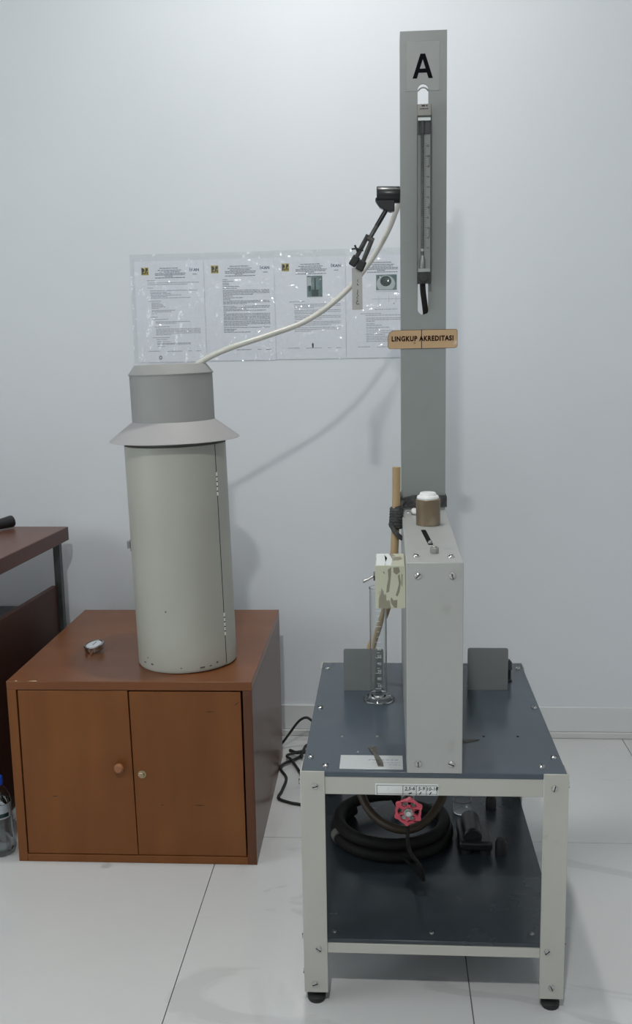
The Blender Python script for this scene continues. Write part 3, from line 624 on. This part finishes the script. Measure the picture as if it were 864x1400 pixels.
# under the tabletop: pump and hoses on the lower shelf
ZS = 0.1355
pm = thing('black_pump', 'black pump block standing on the dark lower shelf', 'pump', (0.186, 2.06, ZS))
MB().box(0.150, 0.222, 1.985, 2.095, ZS + 0.010, ZS + 0.032).build('body', 'black_plastic', pm, bevel=0.006)
MB().cyl((0.180, 1.995, ZS + 0.038), (0.180, 2.085, ZS + 0.038), 0.020, n=28).build('motor', 'black_plastic', pm, bevel=0.003)
for x, y in ((0.165, 2.0), (0.207, 2.0), (0.165, 2.08), (0.207, 2.08)):
    MB().cyl((x, y, ZS), (x, y, ZS + 0.012), 0.012, n=14).build('foot', 'black_rubber', pm)
for i, (x, y, h, lab) in enumerate(((0.2405, 2.206, 0.034, 'short black rubber peg farthest back on the lower shelf'), (0.2405, 1.998, 0.034, 'short black rubber peg nearest the front on the lower shelf'))):
    tag(MB().lathe([(0, 0), (0.0125, 0), (0.0125, h - 0.008), (0.0095, h - 0.003), (0.0095, h), (0, h)], (x, y, ZS), 20).build('rubber_peg', 'black_rubber', loc=(x, y, ZS)), lab, 'peg', 'pegs on the lower shelf')
jr = thing('glass_jar', 'small clear round glass jar on the lower shelf', 'jar', (0.172, 2.190, ZS))
MB().lathe([(0, 0.0005), (0.021, 0.0005), (0.0225, 0.003), (0.0225, 0.030), (0.0205, 0.030), (0.0205, 0.004), (0, 0.003)], (0.172, 2.190, ZS), 32).build('vessel', 'clear_glass', jr)
MB().tube([(0.172 + 0.0215 * math.cos(2 * PI * i / 32), 2.190 + 0.0215 * math.sin(2 * PI * i / 32), ZS + 0.031) for i in range(33)], 0.0016, 8, cap=False).build('rim', 'hose_clip', jr)
def arc(cx, cy, z, r, a0, a1, n=40, rz=0.0, ry=1.0):
    return [(cx + r * math.cos(a0 + (a1 - a0) * i / n), cy + ry * r * math.sin(a0 + (a1 - a0) * i / n), z + rz * i / n) for i in range(n + 1)]
bh = thing('black_hose', 'thick black hose coiled on the lower shelf', 'hose', (0.0, 2.08, ZS))
MB().tube(arc(0.005, 2.075, ZS + 0.0145, 0.125, PI * 0.75, PI * 2.45, 50) + arc(0.005, 2.075, ZS + 0.038, 0.118, PI * 0.48, PI * 2.1, 50), 0.0135, 12).build('coil', 'dark_hose', bh)
MB().cyl((-0.1160, 2.043, ZS + 0.016), (-0.1090, 2.022, ZS + 0.016), 0.0152, n=16).build('clip', 'hose_clip', bh)
tag(MB().tube(spline([(-0.01, 2.15, SZ - 0.012), (-0.055, 2.13, 0.40), (-0.075, 2.09, 0.30), (-0.05, 2.03, 0.225), (0.01, 1.98, 0.20), (0.07, 1.98, 0.21), (0.12, 2.03, 0.26), (0.14, 2.10, 0.36), (0.14, 2.12, SZ - 0.012)], 8), 0.0095, 12).build('brown_tube', 'brown_hose', loc=(-0.01, 2.15, SZ - 0.012)), 'brown tube hanging in a loop under the dark tabletop', 'tube')
tag(MB().tube(spline([(0.034, 1.707, 0.356), (0.036, 1.712, 0.30), (0.058, 1.735, 0.25), (0.066, 1.80, 0.185), (0.050, 1.89, 0.160), (0.03, 1.93, 0.158)], 8), 0.0036, 10).build('valve_hose', 'dark_hose', loc=(0.034, 1.7, 0.36)), 'thin black hose dropping from the red handwheel valve', 'hose')
tag(MB().box(-0.029, -0.020, 1.985, 1.993, ZS, ZS + 0.006).cyl((-0.0245, 1.987, ZS + 0.006), (-0.0225, 1.992, ZS + 0.009), 0.002, n=8).build('metal_clip', 'screw_steel', loc=(-0.024, 1.99, ZS), bevel=0.001), 'tiny shiny metal clip lying on the lower shelf', 'clip')

# power cables on the floor left of the stand
tag(MB().tube(spline([(-0.150, 2.82, 0.020), (-0.200, 2.85, 0.062), (-0.2385, 2.86, 0.094), (-0.2538, 2.86, 0.101), (-0.2697, 2.86, 0.094), (-0.2836, 2.86, 0.0796), (-0.3022, 2.86, 0.0533), (-0.3234, 2.86, 0.0240), (-0.338, 2.87, 0.0075), (-0.36, 2.89, 0.0042), (-0.45, 2.92, 0.0042)], 8), 0.0040, 8).build('power_cable', 'black_rubber', loc=(-0.3, 2.75, 0.0)),
    'black cable arching over the white skirting behind the brown cabinet', 'cable', 'black cables on the floor')
tag(MB().tube(spline([(-0.150, 2.90, 0.0042), (-0.245, 2.885, 0.0042), (-0.262, 2.835, 0.0042), (-0.268, 2.785, 0.006), (-0.310, 2.725, 0.010), (-0.316, 2.700, 0.0042), (-0.294, 2.640, 0.0042), (-0.298, 2.560, 0.0042), (-0.303, 2.515, 0.0042), (-0.275, 2.492, 0.0042), (-0.236, 2.478, 0.0042), (-0.10, 2.44, 0.0042)], 8), 0.0042, 8).build('power_cable', 'black_rubber', loc=(-0.28, 2.6, 0.0)),
    'black cable snaking over the floor towards the stand', 'cable', 'black cables on the floor')
bc = thing('bundled_cable', 'knotted bundle of black cable on the floor beside the stand', 'cable', (-0.27, 2.75, 0.0), 'black cables on the floor')
MB().tube(spline([(-0.235, 2.600, 0.0042), (-0.258, 2.680, 0.0042), (-0.290, 2.750, 0.012), (-0.306, 2.775, 0.012), (-0.295, 2.790, 0.013), (-0.258, 2.800, 0.013), (-0.18, 2.81, 0.0042)], 8), 0.0040, 8).build('strand', 'black_rubber', bc)
MB().tube(spline([(-0.300, 2.818, 0.012), (-0.280, 2.798, 0.014), (-0.255, 2.800, 0.016), (-0.18, 2.83, 0.0042)], 8), 0.0055, 8).build('strand', 'black_rubber', bc)
MB().tube(spline([(-0.268, 2.815, 0.0075), (-0.262, 2.79, 0.019), (-0.262, 2.775, 0.0075)], 6), 0.0045, 8).build('tie', 'black_rubber', bc)

# ------------------------------------------------------------------ brown cabinet
CW, CD, CH = 0.584, 0.633, 0.4587
cb = thing('wooden_cabinet', 'low brown wooden cabinet with two doors carrying the grey drum', 'cabinet', (0, 0, 0))
tt = 0.021
MB().box(0, CW, 0, CD, CH - tt, CH).build('top_panel', 'brown_top_veneer', cb, bevel=0.001)
sidel = MB().box(0, 0.022, 0, CD, 0, CH - tt).build('side_panel', 'brown_veneer', cb, bevel=0.001)
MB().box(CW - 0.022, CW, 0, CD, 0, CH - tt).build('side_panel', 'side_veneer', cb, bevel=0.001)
MB().box(0.022, CW - 0.022, 0.0, CD, 0.0, 0.019).build('bottom_panel', 'brown_veneer', cb, bevel=0.001)
MB().box(0.022, CW - 0.022, CD - 0.008, CD, 0.019, CH - tt).build('back_panel', 'door_edge', cb)
MB().box(0.022, CW - 0.022, 0.05, 0.052, 0.019, CH - tt).build('shade_board', 'door_edge', cb)  # dark sheet added behind the doors to shade their gaps
dsplit = 0.290
d1 = MB().prism([(0.0245, 0.021), (dsplit + 0.005, 0.021), (dsplit - 0.0010, CH - tt - 0.002), (0.0255, CH - tt - 0.002)], 0.0015, 0.019).build('door', 'brown_veneer', cb, bevel=0.001)
d2 = MB().prism([(dsplit + 0.0062, 0.0205), (CW - 0.0255, 0.0205), (CW - 0.0275, CH - tt - 0.004), (dsplit + 0.0022, CH - tt - 0.004)], 0.0025, 0.019).build('door', 'brown_veneer', cb, bevel=0.001)
kx, kz = 0.2635, 0.249
MB().lathe([(0, 0.0), (0.006, 0.0), (0.006, 0.006), (0.0115, 0.012), (0.0120, 0.018), (0.008, 0.023), (0, 0.024)], (0, 0, 0), 20, mtx=Matrix.Translation((kx, 0.002, kz)) @ Matrix.Rotation(PI / 2, 4, 'X')).build('knob', 'wood_knob' if 'wood_knob' in MATS else (mat('wood_knob', (0.30, 0.12, 0.05), 0.3) and 'wood_knob'), d1)
MB().lathe([(0, 0.0), (0.010, 0.0), (0.010, 0.002), (0.0062, 0.003), (0.0062, 0.007), (0.005, 0.008), (0, 0.008)], (0, 0, 0), 18, mtx=Matrix.Translation((0.3145, 0.003, 0.2275)) @ Matrix.Rotation(PI / 2, 4, 'X')).build('lock', 'brass_lock' if 'brass_lock' in MATS else (mat('brass_lock', (0.40, 0.32, 0.2), 0.35, 0.8) and 'brass_lock'), d2)
m = MB()
for ol in ([(0.055, -0.0004), (0.075, -0.0004), (0.072, 0.004), (0.058, 0.003)], [(0.02, -0.0004), (0.026, -0.0004), (0.025, 0.006), (0.021, 0.005)]):
    m.mesh(curve_mesh([ol], 0.0003), flat(0, 0.0006, CH + 0.0002))
m.build('edge_chip', 'pale_chip', cb)
for door_, x, z, L, q in ((d2, 0.484, 0.385, 0.018, 0.05), (d2, 0.547, 0.405, 0.014, 0.7), (d2, 0.45, 0.150, 0.022, 0.02), (d2, 0.36, 0.150, 0.006, 0.0), (d1, 0.10, 0.170, 0.012, 0.03)):
    MB().mesh(curve_mesh([[(-L / 2, -0.0008), (0, -0.0014), (L / 2, -0.0006), (L / 2, 0.0007), (0, 0.0012), (-L / 2, 0.0008)]], 0.0003), upright(x, 0.0014 if door_ is d1 else 0.0024, z, q)).build('scratch', 'door_edge', door_)
cb.location = (-0.8976 - 0.0034, 2.1656, 0); cb.rotation_euler = (0, 0, 0.0069); ORG[cb.name] = Vector((0, 0, 0))

# ------------------------------------------------------------------ grey drum on the cabinet
DX, DY, DZ = -0.5005, 2.342, CH
dr = thing('metal_drum', 'tall grey cylindrical metal drum with flared hood standing on the brown cabinet', 'drum', (DX, DY, DZ))
Rb = 0.1195
def ang(deg): return math.radians(deg - 90)       # 0 faces the room, positive to the right
H = 0.546
MB().lathe([(0, 0.0), (Rb, 0.0), (Rb, H - 0.006), (0, H - 0.006)], (DX, DY, DZ), 72).build('body', 'drum_enamel', dr)
dd = MB().lathe([(Rb, 0.004), (Rb + 0.0020, 0.004), (Rb + 0.0020, H - 0.006), (Rb, H - 0.006)], (DX, DY, DZ), 56, closed=True, a0=ang(-98), a1=ang(61)).build('door', 'drum_enamel', dr)
MB().lathe([(Rb, 0.004), (Rb + 0.0022, 0.004), (Rb + 0.0022, H - 0.006), (Rb, H - 0.006)], (DX, DY, DZ), 2, closed=True, a0=ang(61.0), a1=ang(62.0)).build('seam', 'slot_black', dr)
MB().lathe([(Rb, 0.0), (Rb + 0.0020, 0.0), (Rb + 0.0020, H - 0.006), (Rb, H - 0.006)], (DX, DY, DZ), 20, closed=True, a0=ang(62.0), a1=ang(110)).build('side_strip', 'drum_enamel', dr)
for z0 in (0.418, 0.075):
    a_ = ang(61.5); px, py = DX + (Rb + 0.0028) * math.cos(a_), DY + (Rb + 0.0028) * math.sin(a_)
    h_ = MB()
    for k in range(5): h_.cyl((px, py, DZ + z0 + k * 0.0115), (px, py, DZ + z0 + k * 0.0115 + 0.0095), 0.0019 if k % 2 == 0 else 0.0016, n=10)
    hin = h_.build('hinge', 'white_plastic', dd)
    hg = MB()
    for k in range(4): hg.cyl((px, py, DZ + z0 + k * 0.0115 + 0.0093), (px, py, DZ + z0 + k * 0.0115 + 0.0117), 0.0020, n=10)
    hg.build('hinge_gap', 'slot_black', dd)
a_ = ang(-92)
lx, ly = DX + (Rb + 0.002) * math.cos(a_), DY + (Rb + 0.002) * math.sin(a_)
MB().box(lx - 0.007, lx + 0.002, ly - 0.004, ly + 0.004, DZ + 0.275, DZ + 0.305).box(lx - 0.014, lx - 0.006, ly - 0.006, ly + 0.006, DZ + 0.283, DZ + 0.301).build('latch', 'dull_steel', dd, bevel=0.001)
m = MB()            # chipped enamel along the foot
for dg, z, wd_, hh in ((-46, 0.017, 0.008, 0.0022), (-33, 0.016, 0.007, 0.0035), (-40, 0.030, 0.003, 0.003), (4, 0.012, 0.004, 0.002), (28, 0.008, 0.012, 0.004), (38, 0.009, 0.006, 0.0025), (47, 0.013, 0.005, 0.004), (-10, 0.150, 0.0035, 0.004)):
    a_ = ang(dg); da = wd_ / Rb / 2
    m.lathe([(Rb + 0.0015, z), (Rb + 0.0023, z), (Rb + 0.0023, z + hh), (Rb + 0.0015, z + hh)], (DX, DY, DZ), 3, closed=True, a0=a_ - da, a1=a_ + da)
m.build('paint_chip', 'tape_brown', dd, smooth=False)
# hood: flared brim, neck, conical lid
hc = (DX, DY, DZ)
MB().lathe([(0.0975, 0.597), (0.1000, 0.594), (0.1550, 0.5525), (0.1560, 0.5505), (0.1545, 0.5500), (0.0990, 0.590), (0.0965, 0.590)], hc, 72, closed=True).build('hood_brim', 'lit_brim_enamel', dr, angle=60)
MB().lathe([(0, H - 0.006), (0.095, H - 0.006), (0.0985, 0.594), (0.0985, 0.7050), (0, 0.7050)], hc, 72).build('neck', 'hood_enamel', dr)
MB().lathe([(0.0, 0.7050), (0.1005, 0.7050), (0.1010, 0.7075), (0.0860, 0.7275), (0.0845, 0.7285), (0, 0.7285)], hc, 72).build('lid', 'hood_enamel', dr, angle=25)
dr.rotation_euler = (0, -0.019, 0); dr.location.z += 0.0022

# small dial gauge on the cabinet
gx, gy = -0.7550, 2.396
dg = thing('dial_gauge', 'small round dial gauge with white face lying on the cabinet top', 'gauge', (gx, gy, CH))
tilt = Matrix.Translation((gx, gy, CH + 0.0105)) @ Matrix.Rotation(0.16, 4, 'X') @ Matrix.Rotation(-0.16, 4, 'Y') @ Matrix.Scale(1.12, 4)
MB().lathe([(0, -0.004), (0.0215, -0.004), (0.0230, -0.002), (0.0230, 0.0085), (0.0215, 0.0100), (0.0205, 0.0100), (0.0205, 0.0080), (0, 0.0080)], (0, 0, 0), 40, mtx=tilt).build('case', 'gauge_chrome', dg)
MB().cyl(tilt @ Vector((0, 0, 0.0080)), tilt @ Vector((0, 0, 0.0088)), 0.0203, n=40).build('dial', 'gauge_face', dg)
m = MB(); m.box(-0.0007, 0.0007, -0.004, 0.011, 0.0088, 0.0094, tilt @ Matrix.Rotation(-0.35, 4, 'Z'))
m.build('needle', 'logo_blue', dg)
m = MB()
for k in range(20): m.box(-0.0003, 0.0003, 0.0155, 0.0185, 0.00878, 0.0090, tilt @ Matrix.Rotation(2 * PI * k / 20, 4, 'Z'))
m.build('tick_marks', 'ink', dg)
MB().cyl(tilt @ Vector((0.001, -0.022, 0.001)), tilt @ Vector((0.001, -0.038, -0.001)), 0.0017, n=10).build('stem', 'copper', dg)

# ------------------------------------------------------------------ desk at the left edge
dk = thing('wooden_desk', 'brown wooden desk with dark steel leg at the left edge', 'desk', (-1.3, 2.55, 0))
ZD = 0.7007
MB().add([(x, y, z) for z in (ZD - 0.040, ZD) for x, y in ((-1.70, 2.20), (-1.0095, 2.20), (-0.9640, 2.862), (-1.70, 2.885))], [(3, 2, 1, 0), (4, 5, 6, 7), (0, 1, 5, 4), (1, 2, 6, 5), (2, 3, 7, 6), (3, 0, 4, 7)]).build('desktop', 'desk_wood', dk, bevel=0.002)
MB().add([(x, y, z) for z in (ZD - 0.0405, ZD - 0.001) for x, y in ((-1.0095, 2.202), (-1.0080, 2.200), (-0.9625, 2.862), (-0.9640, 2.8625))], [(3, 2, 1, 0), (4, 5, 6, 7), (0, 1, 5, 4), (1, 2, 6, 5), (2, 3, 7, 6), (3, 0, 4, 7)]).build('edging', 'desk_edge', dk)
for x, y in ((-0.998, 2.815), (-1.040, 2.24), (-1.66, 2.815), (-1.66, 2.24)):
    MB().box(x, x + 0.020, y, y + 0.025, 0.0, ZD - 0.0405).build('leg', 'desk_steel', dk, bevel=0.002)
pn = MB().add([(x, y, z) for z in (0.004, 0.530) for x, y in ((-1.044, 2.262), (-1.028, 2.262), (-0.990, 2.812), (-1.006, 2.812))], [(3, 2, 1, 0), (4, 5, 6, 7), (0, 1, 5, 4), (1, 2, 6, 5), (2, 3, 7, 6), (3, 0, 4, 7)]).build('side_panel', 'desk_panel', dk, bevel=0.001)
bx = thing('black_case', 'tall black case standing on the floor under the desk', 'case', (-1.19, 2.80, 0))
MB().box(-1.40, -1.030, 2.70, 2.90, 0.006, 0.444).build('shell', 'black_plastic', bx, bevel=0.006)
for x in (-1.38, -1.06):
    for y in (2.72, 2.87):
        MB().cyl((x, y, 0), (x, y, 0.008), 0.012, n=12).build('foot', 'black_rubber', bx)
hd = thing('hand_tool', 'hand tool with rounded black grip lying on the desk', 'tool', (-1.19, 2.86, ZD))
MB().tube(spline([(-1.1230, 2.845, ZD + 0.022), (-1.1290, 2.837, ZD + 0.0210), (-1.147, 2.810, ZD + 0.0190), (-1.175, 2.770, ZD + 0.0182), (-1.215, 2.735, ZD + 0.0182), (-1.29, 2.70, ZD + 0.0182)], 5), [0.006, 0.012, 0.016, 0.0175, 0.018, 0.018, 0.018, 0.0175, 0.017, 0.0165, 0.016, 0.0155, 0.015, 0.015, 0.015, 0.0155] + [0.016] * 10, 16).build('grip', 'black_plastic', hd)

# water bottle on the floor
bt = thing('water_bottle', 'clear plastic water bottle with blue cap beside the cabinet', 'bottle', (-0.960, 2.205, 0))
bcx = (-0.9600, 2.205, 0.0)
prof = [(0.0, 0.006), (0.018, 0.002), (0.026, 0.001), (0.031, 0.006), (0.0325, 0.016), (0.0315, 0.022), (0.0330, 0.028), (0.0318, 0.034), (0.0325, 0.042), (0.0305, 0.060), (0.0318, 0.075), (0.0300, 0.090), (0.0300, 0.100), (0.0302, 0.135), (0.0285, 0.150), (0.020, 0.168), (0.0140, 0.176), (0.0130, 0.180), (0.0130, 0.196)]
inner = [(max(r_ - 0.0009, 0), z + 0.0006) for r_, z in prof][::-1]
MB().lathe(prof + inner, bcx, 36).build('shell', 'bottle_plastic', bt, angle=50)
MB().lathe([(0, 0.0085)] + [(max(r_ - 0.0014, 0), z + 0.001) for r_, z in prof[2:14]] + [(0, 0.1365)], bcx, 36).build('water', 'clear_glass', bt, angle=50)
MB().lathe([(0.0304, 0.100), (0.0308, 0.100), (0.0309, 0.136), (0.0305, 0.136)], bcx, 36, closed=True).build('label', 'bottle_label', bt)
MB().lathe([(0.0309, 0.104), (0.0312, 0.104), (0.0312, 0.114), (0.0309, 0.114)], bcx, 10, closed=True, a0=ang(15), a1=ang(70)).build('label_mark', 'bottle_label_dark', bt)
MB().lathe([(0, 0.181), (0.0150, 0.181), (0.0152, 0.183), (0.0150, 0.198), (0.0138, 0.2), (0, 0.2)], bcx, 28).build('cap', 'cap_blue', bt)

# ------------------------------------------------------------------ papers on the wall
PX, PZ0, PZ1, PW = -0.7493, 1.186, 1.483, 0.2085
def rows(n, u0, u1, v0, dv, last=None): return [(u0, (u1 if (last is None or i < n - 1) else last), v0 + dv * i) for i in range(n)]
head = [(0.37, 0.64, 0.072), (0.34, 0.68, 0.092), (0.37, 0.66, 0.108), (0.30, 0.74, 0.123), (0.30, 0.73, 0.137), (0.44, 0.56, 0.150), (0.30, 0.73, 0.165)]
foot_ = [(0.16, 0.33, 0.890), (0.43, 0.65, 0.893), (0.74, 0.79, 0.893), (0.86, 0.93, 0.893)]
body = [
    [(0.18, 0.30, 0.190)] + rows(2, 0.19, 0.93, 0.213, 0.016, 0.78) + [(0.18, 0.27, 0.262)] + rows(6, 0.22, 0.9, 0.29, 0.014, 0.78)[:1] + [(0.22, 0.46, 0.308), (0.22, 0.52, 0.320), (0.22, 0.68, 0.335), (0.22, 0.46, 0.348), (0.22, 0.80, 0.362), (0.19, 0.37, 0.392), (0.23, 0.35, 0.410), (0.23, 0.39, 0.424), (0.23, 0.40, 0.437), (0.23, 0.44, 0.450), (0.23, 0.34, 0.464), (0.23, 0.57, 0.485), (0.23, 0.52, 0.498), (0.23, 0.30, 0.517), (0.19, 0.31, 0.550), (0.22, 0.46, 0.573), (0.28, 0.78, 0.598), (0.28, 0.58, 0.612), (0.26, 0.48, 0.648)] + rows(5, 0.28, 0.93, 0.670, 0.014, 0.5) + [(0.23, 0.48, 0.755), (0.28, 0.44, 0.773), (0.29, 0.48, 0.795), (0.29, 0.78, 0.812), (0.29, 0.78, 0.822), (0.29, 0.40, 0.842)],
    [(0.26, 0.33, 0.20), (0.26, 0.42, 0.218), (0.26, 0.35, 0.235), (0.26, 0.36, 0.25), (0.26, 0.50, 0.268), (0.26, 0.46, 0.286)] + rows(4, 0.26, 0.93, 0.306, 0.014, 0.7) + [(0.26, 0.40, 0.362), (0.26, 0.55, 0.378), (0.26, 0.37, 0.392)] + rows(3, 0.26, 0.93, 0.41, 0.014, 0.6) + rows(3, 0.26, 0.93, 0.462, 0.015, 0.6) + [(0.26, 0.88, 0.505), (0.26, 0.3, 0.52)] + rows(5, 0.26, 0.93, 0.537, 0.014) + rows(4, 0.26, 0.93, 0.61, 0.014, 0.6) + [(0.26, 0.93, 0.672), (0.26, 0.44, 0.69), (0.26, 0.41, 0.703), (0.26, 0.65, 0.718)],
    [(0.20, 0.42, 0.435)] + rows(3, 0.27, 0.93, 0.462, 0.016, 0.55) + rows(3, 0.27, 0.93, 0.52, 0.016, 0.7) + rows(3, 0.27, 0.93, 0.575, 0.016, 0.66) + rows(3, 0.27, 0.93, 0.632, 0.016, 0.8) + rows(3, 0.27, 0.93, 0.69, 0.017, 0.5),
    [(0.40, 0.72, 0.525), (0.20, 0.50, 0.565), (0.27, 0.80, 0.582)] + rows(3, 0.28, 0.9, 0.61, 0.015, 0.4) + [(0.28, 0.40, 0.665), (0.28, 0.5, 0.68), (0.28, 0.6, 0.70), (0.28, 0.45, 0.715), (0.28, 0.66, 0.735), (0.28, 0.8, 0.755), (0.28, 0.55, 0.772), (0.28, 0.85, 0.79), (0.28, 0.7, 0.806), (0.28, 0.8, 0.822), (0.28, 0.6, 0.838)],
]
plabs = ['white printed instruction sheet on the wall, leftmost of four, directly above the drum hood',
         'white page full of printed text on the wall, second sheet from the left',
         'white printed sheet with a small upright photo on the wall, third from the left',
         'white printed sheet with a photo of a round opening, partly behind the column']
for i in range(4):
    x0 = PX + i * 0.2105; y = WY - 0.0012; x1 = x0 + PW; dz = (-0.001, 0.0, 0.001, 0.001)[i]
    rt = thing('instruction_sheet', plabs[i], 'paper', (x0 + PW / 2, y, PZ0), 'instruction sheets on the wall')
    z0, z1 = PZ0 + dz, PZ1 + dz
    MB().box(x0, x1, y - 0.0002, y + 0.0002, z0, z1).build('sheet', 'paper', rt, smooth=False)
    yp = y - 0.00035
    mtx = Matrix.Translation((x0, yp, z1)) @ Matrix.Rotation(PI / 2, 4, 'X')
    hd_, bd_ = MB(), MB()
    HH = z1 - z0
    for (u0, u1, v) in head: words(hd_, u0 * PW, u1 * PW, -v * HH, 0.0023, mtx, 0.5, 1.8, gap=0.0012, th=0.0001)
    for (u0, u1, v) in body[i] + foot_: words(bd_, u0 * PW, u1 * PW, -v * HH, 0.0019, mtx, 0.4, 1.9, gap=0.0013, th=0.0001)
    hd_.build('heading_print', 'ink', rt, smooth=False); bd_.build('text_print', 'ink_pale' if i != 1 else 'ink', rt, smooth=False)
    # emblem: yellow square with dark shapes; accreditation mark at the right
    if i < 3:
        ex, ez, e = x0 + 0.100 * PW, z1 - 0.060 * HH, 0.0225
        em_ = MB().box(ex, ex + e, yp - 0.0001, yp + 0.0001, ez - e, ez).build('emblem', 'logo_yellow', rt, smooth=False)
        m = MB()
        for ol in ([(0.10, 0.12), (0.26, 0.12), (0.26, 0.42), (0.46, 0.5), (0.42, 0.8), (0.2, 0.9), (0.1, 0.9)], [(0.54, 0.12), (0.72, 0.25), (0.72, 0.48), (0.9, 0.6), (0.9, 0.9), (0.62, 0.9), (0.56, 0.55)], [(0.78, 0.12), (0.9, 0.12), (0.9, 0.45), (0.78, 0.4)], [(0.32, 0.12), (0.48, 0.12), (0.48, 0.35), (0.32, 0.3)]):
            m.mesh(curve_mesh([[(a * e, b * e) for a, b in ol]], 0.0001), upright(ex, yp - 0.00015, ez - e))
        m.build('emblem_print', 'logo_dark', em_, smooth=False)
        m = MB().mesh(text_mesh('KAN', 0.0115, 0.0001, 0.0003), upright(x0 + 0.880 * PW, yp, z1 - 0.105 * HH))
        for k in range(3): m.box(x0 + 0.80 * PW, x0 + 0.815 * PW, yp - 0.0001, yp + 0.0001, z1 - (0.105 - 0.012 * k) * HH, z1 - (0.098 - 0.012 * k) * HH)
        words(m, 0.845 * PW, 0.91 * PW, -0.135 * HH, 0.0018, mtx, 0.4, 0.9, gap=0.001, th=0.0001)
        m.build('accreditation_mark', 'logo_blue', rt, smooth=False)
    if i == 0:
        MB().mesh(curve_mesh([[(0.005 * math.cos(t), 0.006 * math.sin(t)) for t in [2 * PI * q / 14 for q in range(14)]], [(0.0022 * math.cos(t), 0.003 * math.sin(t)) for t in [2 * PI * q / 14 for q in range(14)]]], 0.0001), upright(x0 + 0.33 * PW, yp, z1 - 0.955 * HH)).build('stamp', 'ink', rt)
    if i == 2:
        xa, xb, za, zb = x0 + 0.455 * PW, x0 + 0.675 * PW, z1 - 0.395 * HH, z1 - 0.185 * HH
        ph = MB().box(xa, xb, yp - 0.0001, yp + 0.0001, za, zb).build('photo', 'photo_green', rt, smooth=False)
        m = MB().box(xa + 0.022, xa + 0.0265, yp - 0.0003, yp - 0.0001, za + 0.022, zb - 0.006).box(xa + 0.014, xa + 0.034, yp - 0.0003, yp - 0.0001, za + 0.003, za + 0.022).box(xa + 0.004, xa + 0.0115, yp - 0.0003, yp - 0.0001, za + 0.018, za + 0.034)
        m.build('photo_subject', 'photo_dark', ph, smooth=False)
        MB().box(xa, xb, yp - 0.0002, yp - 0.0001, za, za + 0.002).box(xa + 0.001, xa + 0.013, yp - 0.0002, yp - 0.0001, zb - 0.03, zb - 0.004).build('photo_wall', 'photo_light', ph, smooth=False)
        MB().mesh(curve_mesh([[(-0.002, -0.008), (0.002, -0.008), (0.0025, 0.004), (0, 0.009), (-0.003, 0.004)]], 0.0001), upright(x0 + 0.525 * PW, yp, z1 - 0.868 * HH)).build('stamp', 'logo_dark', rt)
    if i == 3:
        xa, xb, za, zb = x0 + 0.425 * PW, x0 + 0.715 * PW, z1 - 0.340 * HH, z1 - 0.190 * HH
        ph = MB().box(xa, xb, yp - 0.0001, yp + 0.0001, za, zb).build('photo', 'photo_green', rt, smooth=False)
        cx, cz = (xa + xb) / 2 - 0.002, (za + zb) / 2
        MB().mesh(curve_mesh([[(max(-0.027, min(0.030, 0.027 * math.cos(t))), max(-0.0205, 0.024 * math.sin(t) - 0.004)) for t in [2 * PI * q / 24 for q in range(24)]]], 0.0001), upright(cx, yp - 0.0002, cz)).build('photo_rim', 'photo_light', ph)
        MB().mesh(curve_mesh([[(0.0165 * math.cos(t), 0.0150 * math.sin(t)) for t in [2 * PI * q / 24 for q in range(24)]]], 0.0001), upright(cx, yp - 0.0003, cz + 0.0035)).build('photo_opening', 'photo_dark', ph)
        m = MB()
        m.box(x0 + 0.36 * PW, x0 + 0.80 * PW, yp - 0.0001, yp + 0.0001, z1 - 0.4265 * HH, z1 - 0.4235 * HH)
        for q in (0.46, 0.60, 0.70): m.box(x0 + q * PW, x0 + q * PW + 0.0006, yp - 0.0001, yp + 0.0001, z1 - 0.46 * HH, z1 - 0.39 * HH)
        m.box(x0 + 0.665 * PW, x0 + 0.682 * PW, yp - 0.0001, yp + 0.0001, z1 - 0.476 * HH, z1 - 0.464 * HH)
        m.box(xa - 0.002, xb + 0.004, yp - 0.0001, yp + 0.0001, za - 0.0045, za - 0.0035)
        m.build('drawing', 'ink_pale', rt, smooth=False)
    # clear plastic sleeve over the page, a little wavy
    m = MB(); nx, nz = 26, 34; sx0, sx1, sz0, sz1 = x0 - (0.012 if i == 0 else 0.0005), x1 + 0.0012, z0 - 0.0025, z1 + 0.020
    vs = []; fs = []
    for a in range(nz + 1):
        for b in range(nx + 1):
            X = sx0 + (sx1 - sx0) * b / nx; Z = sz0 + (sz1 - sz0) * a / nz
            vs.append((X, y - 0.0024 - 0.0010 * math.sin(23 * X + 31 * Z + i) * math.sin(47 * Z - 19 * X + 2 * i), Z))
    for a in range(nz):
        for b in range(nx):
            k = a * (nx + 1) + b; fs.append((k, k + 1, k + nx + 2, k + nx + 1))
    m.add(vs, fs); m.build('plastic_sleeve', 'sleeve_film', rt)

# the two screw masters are not things of the place
for o in (SLOT, SCREW): bpy.data.objects.remove(o)
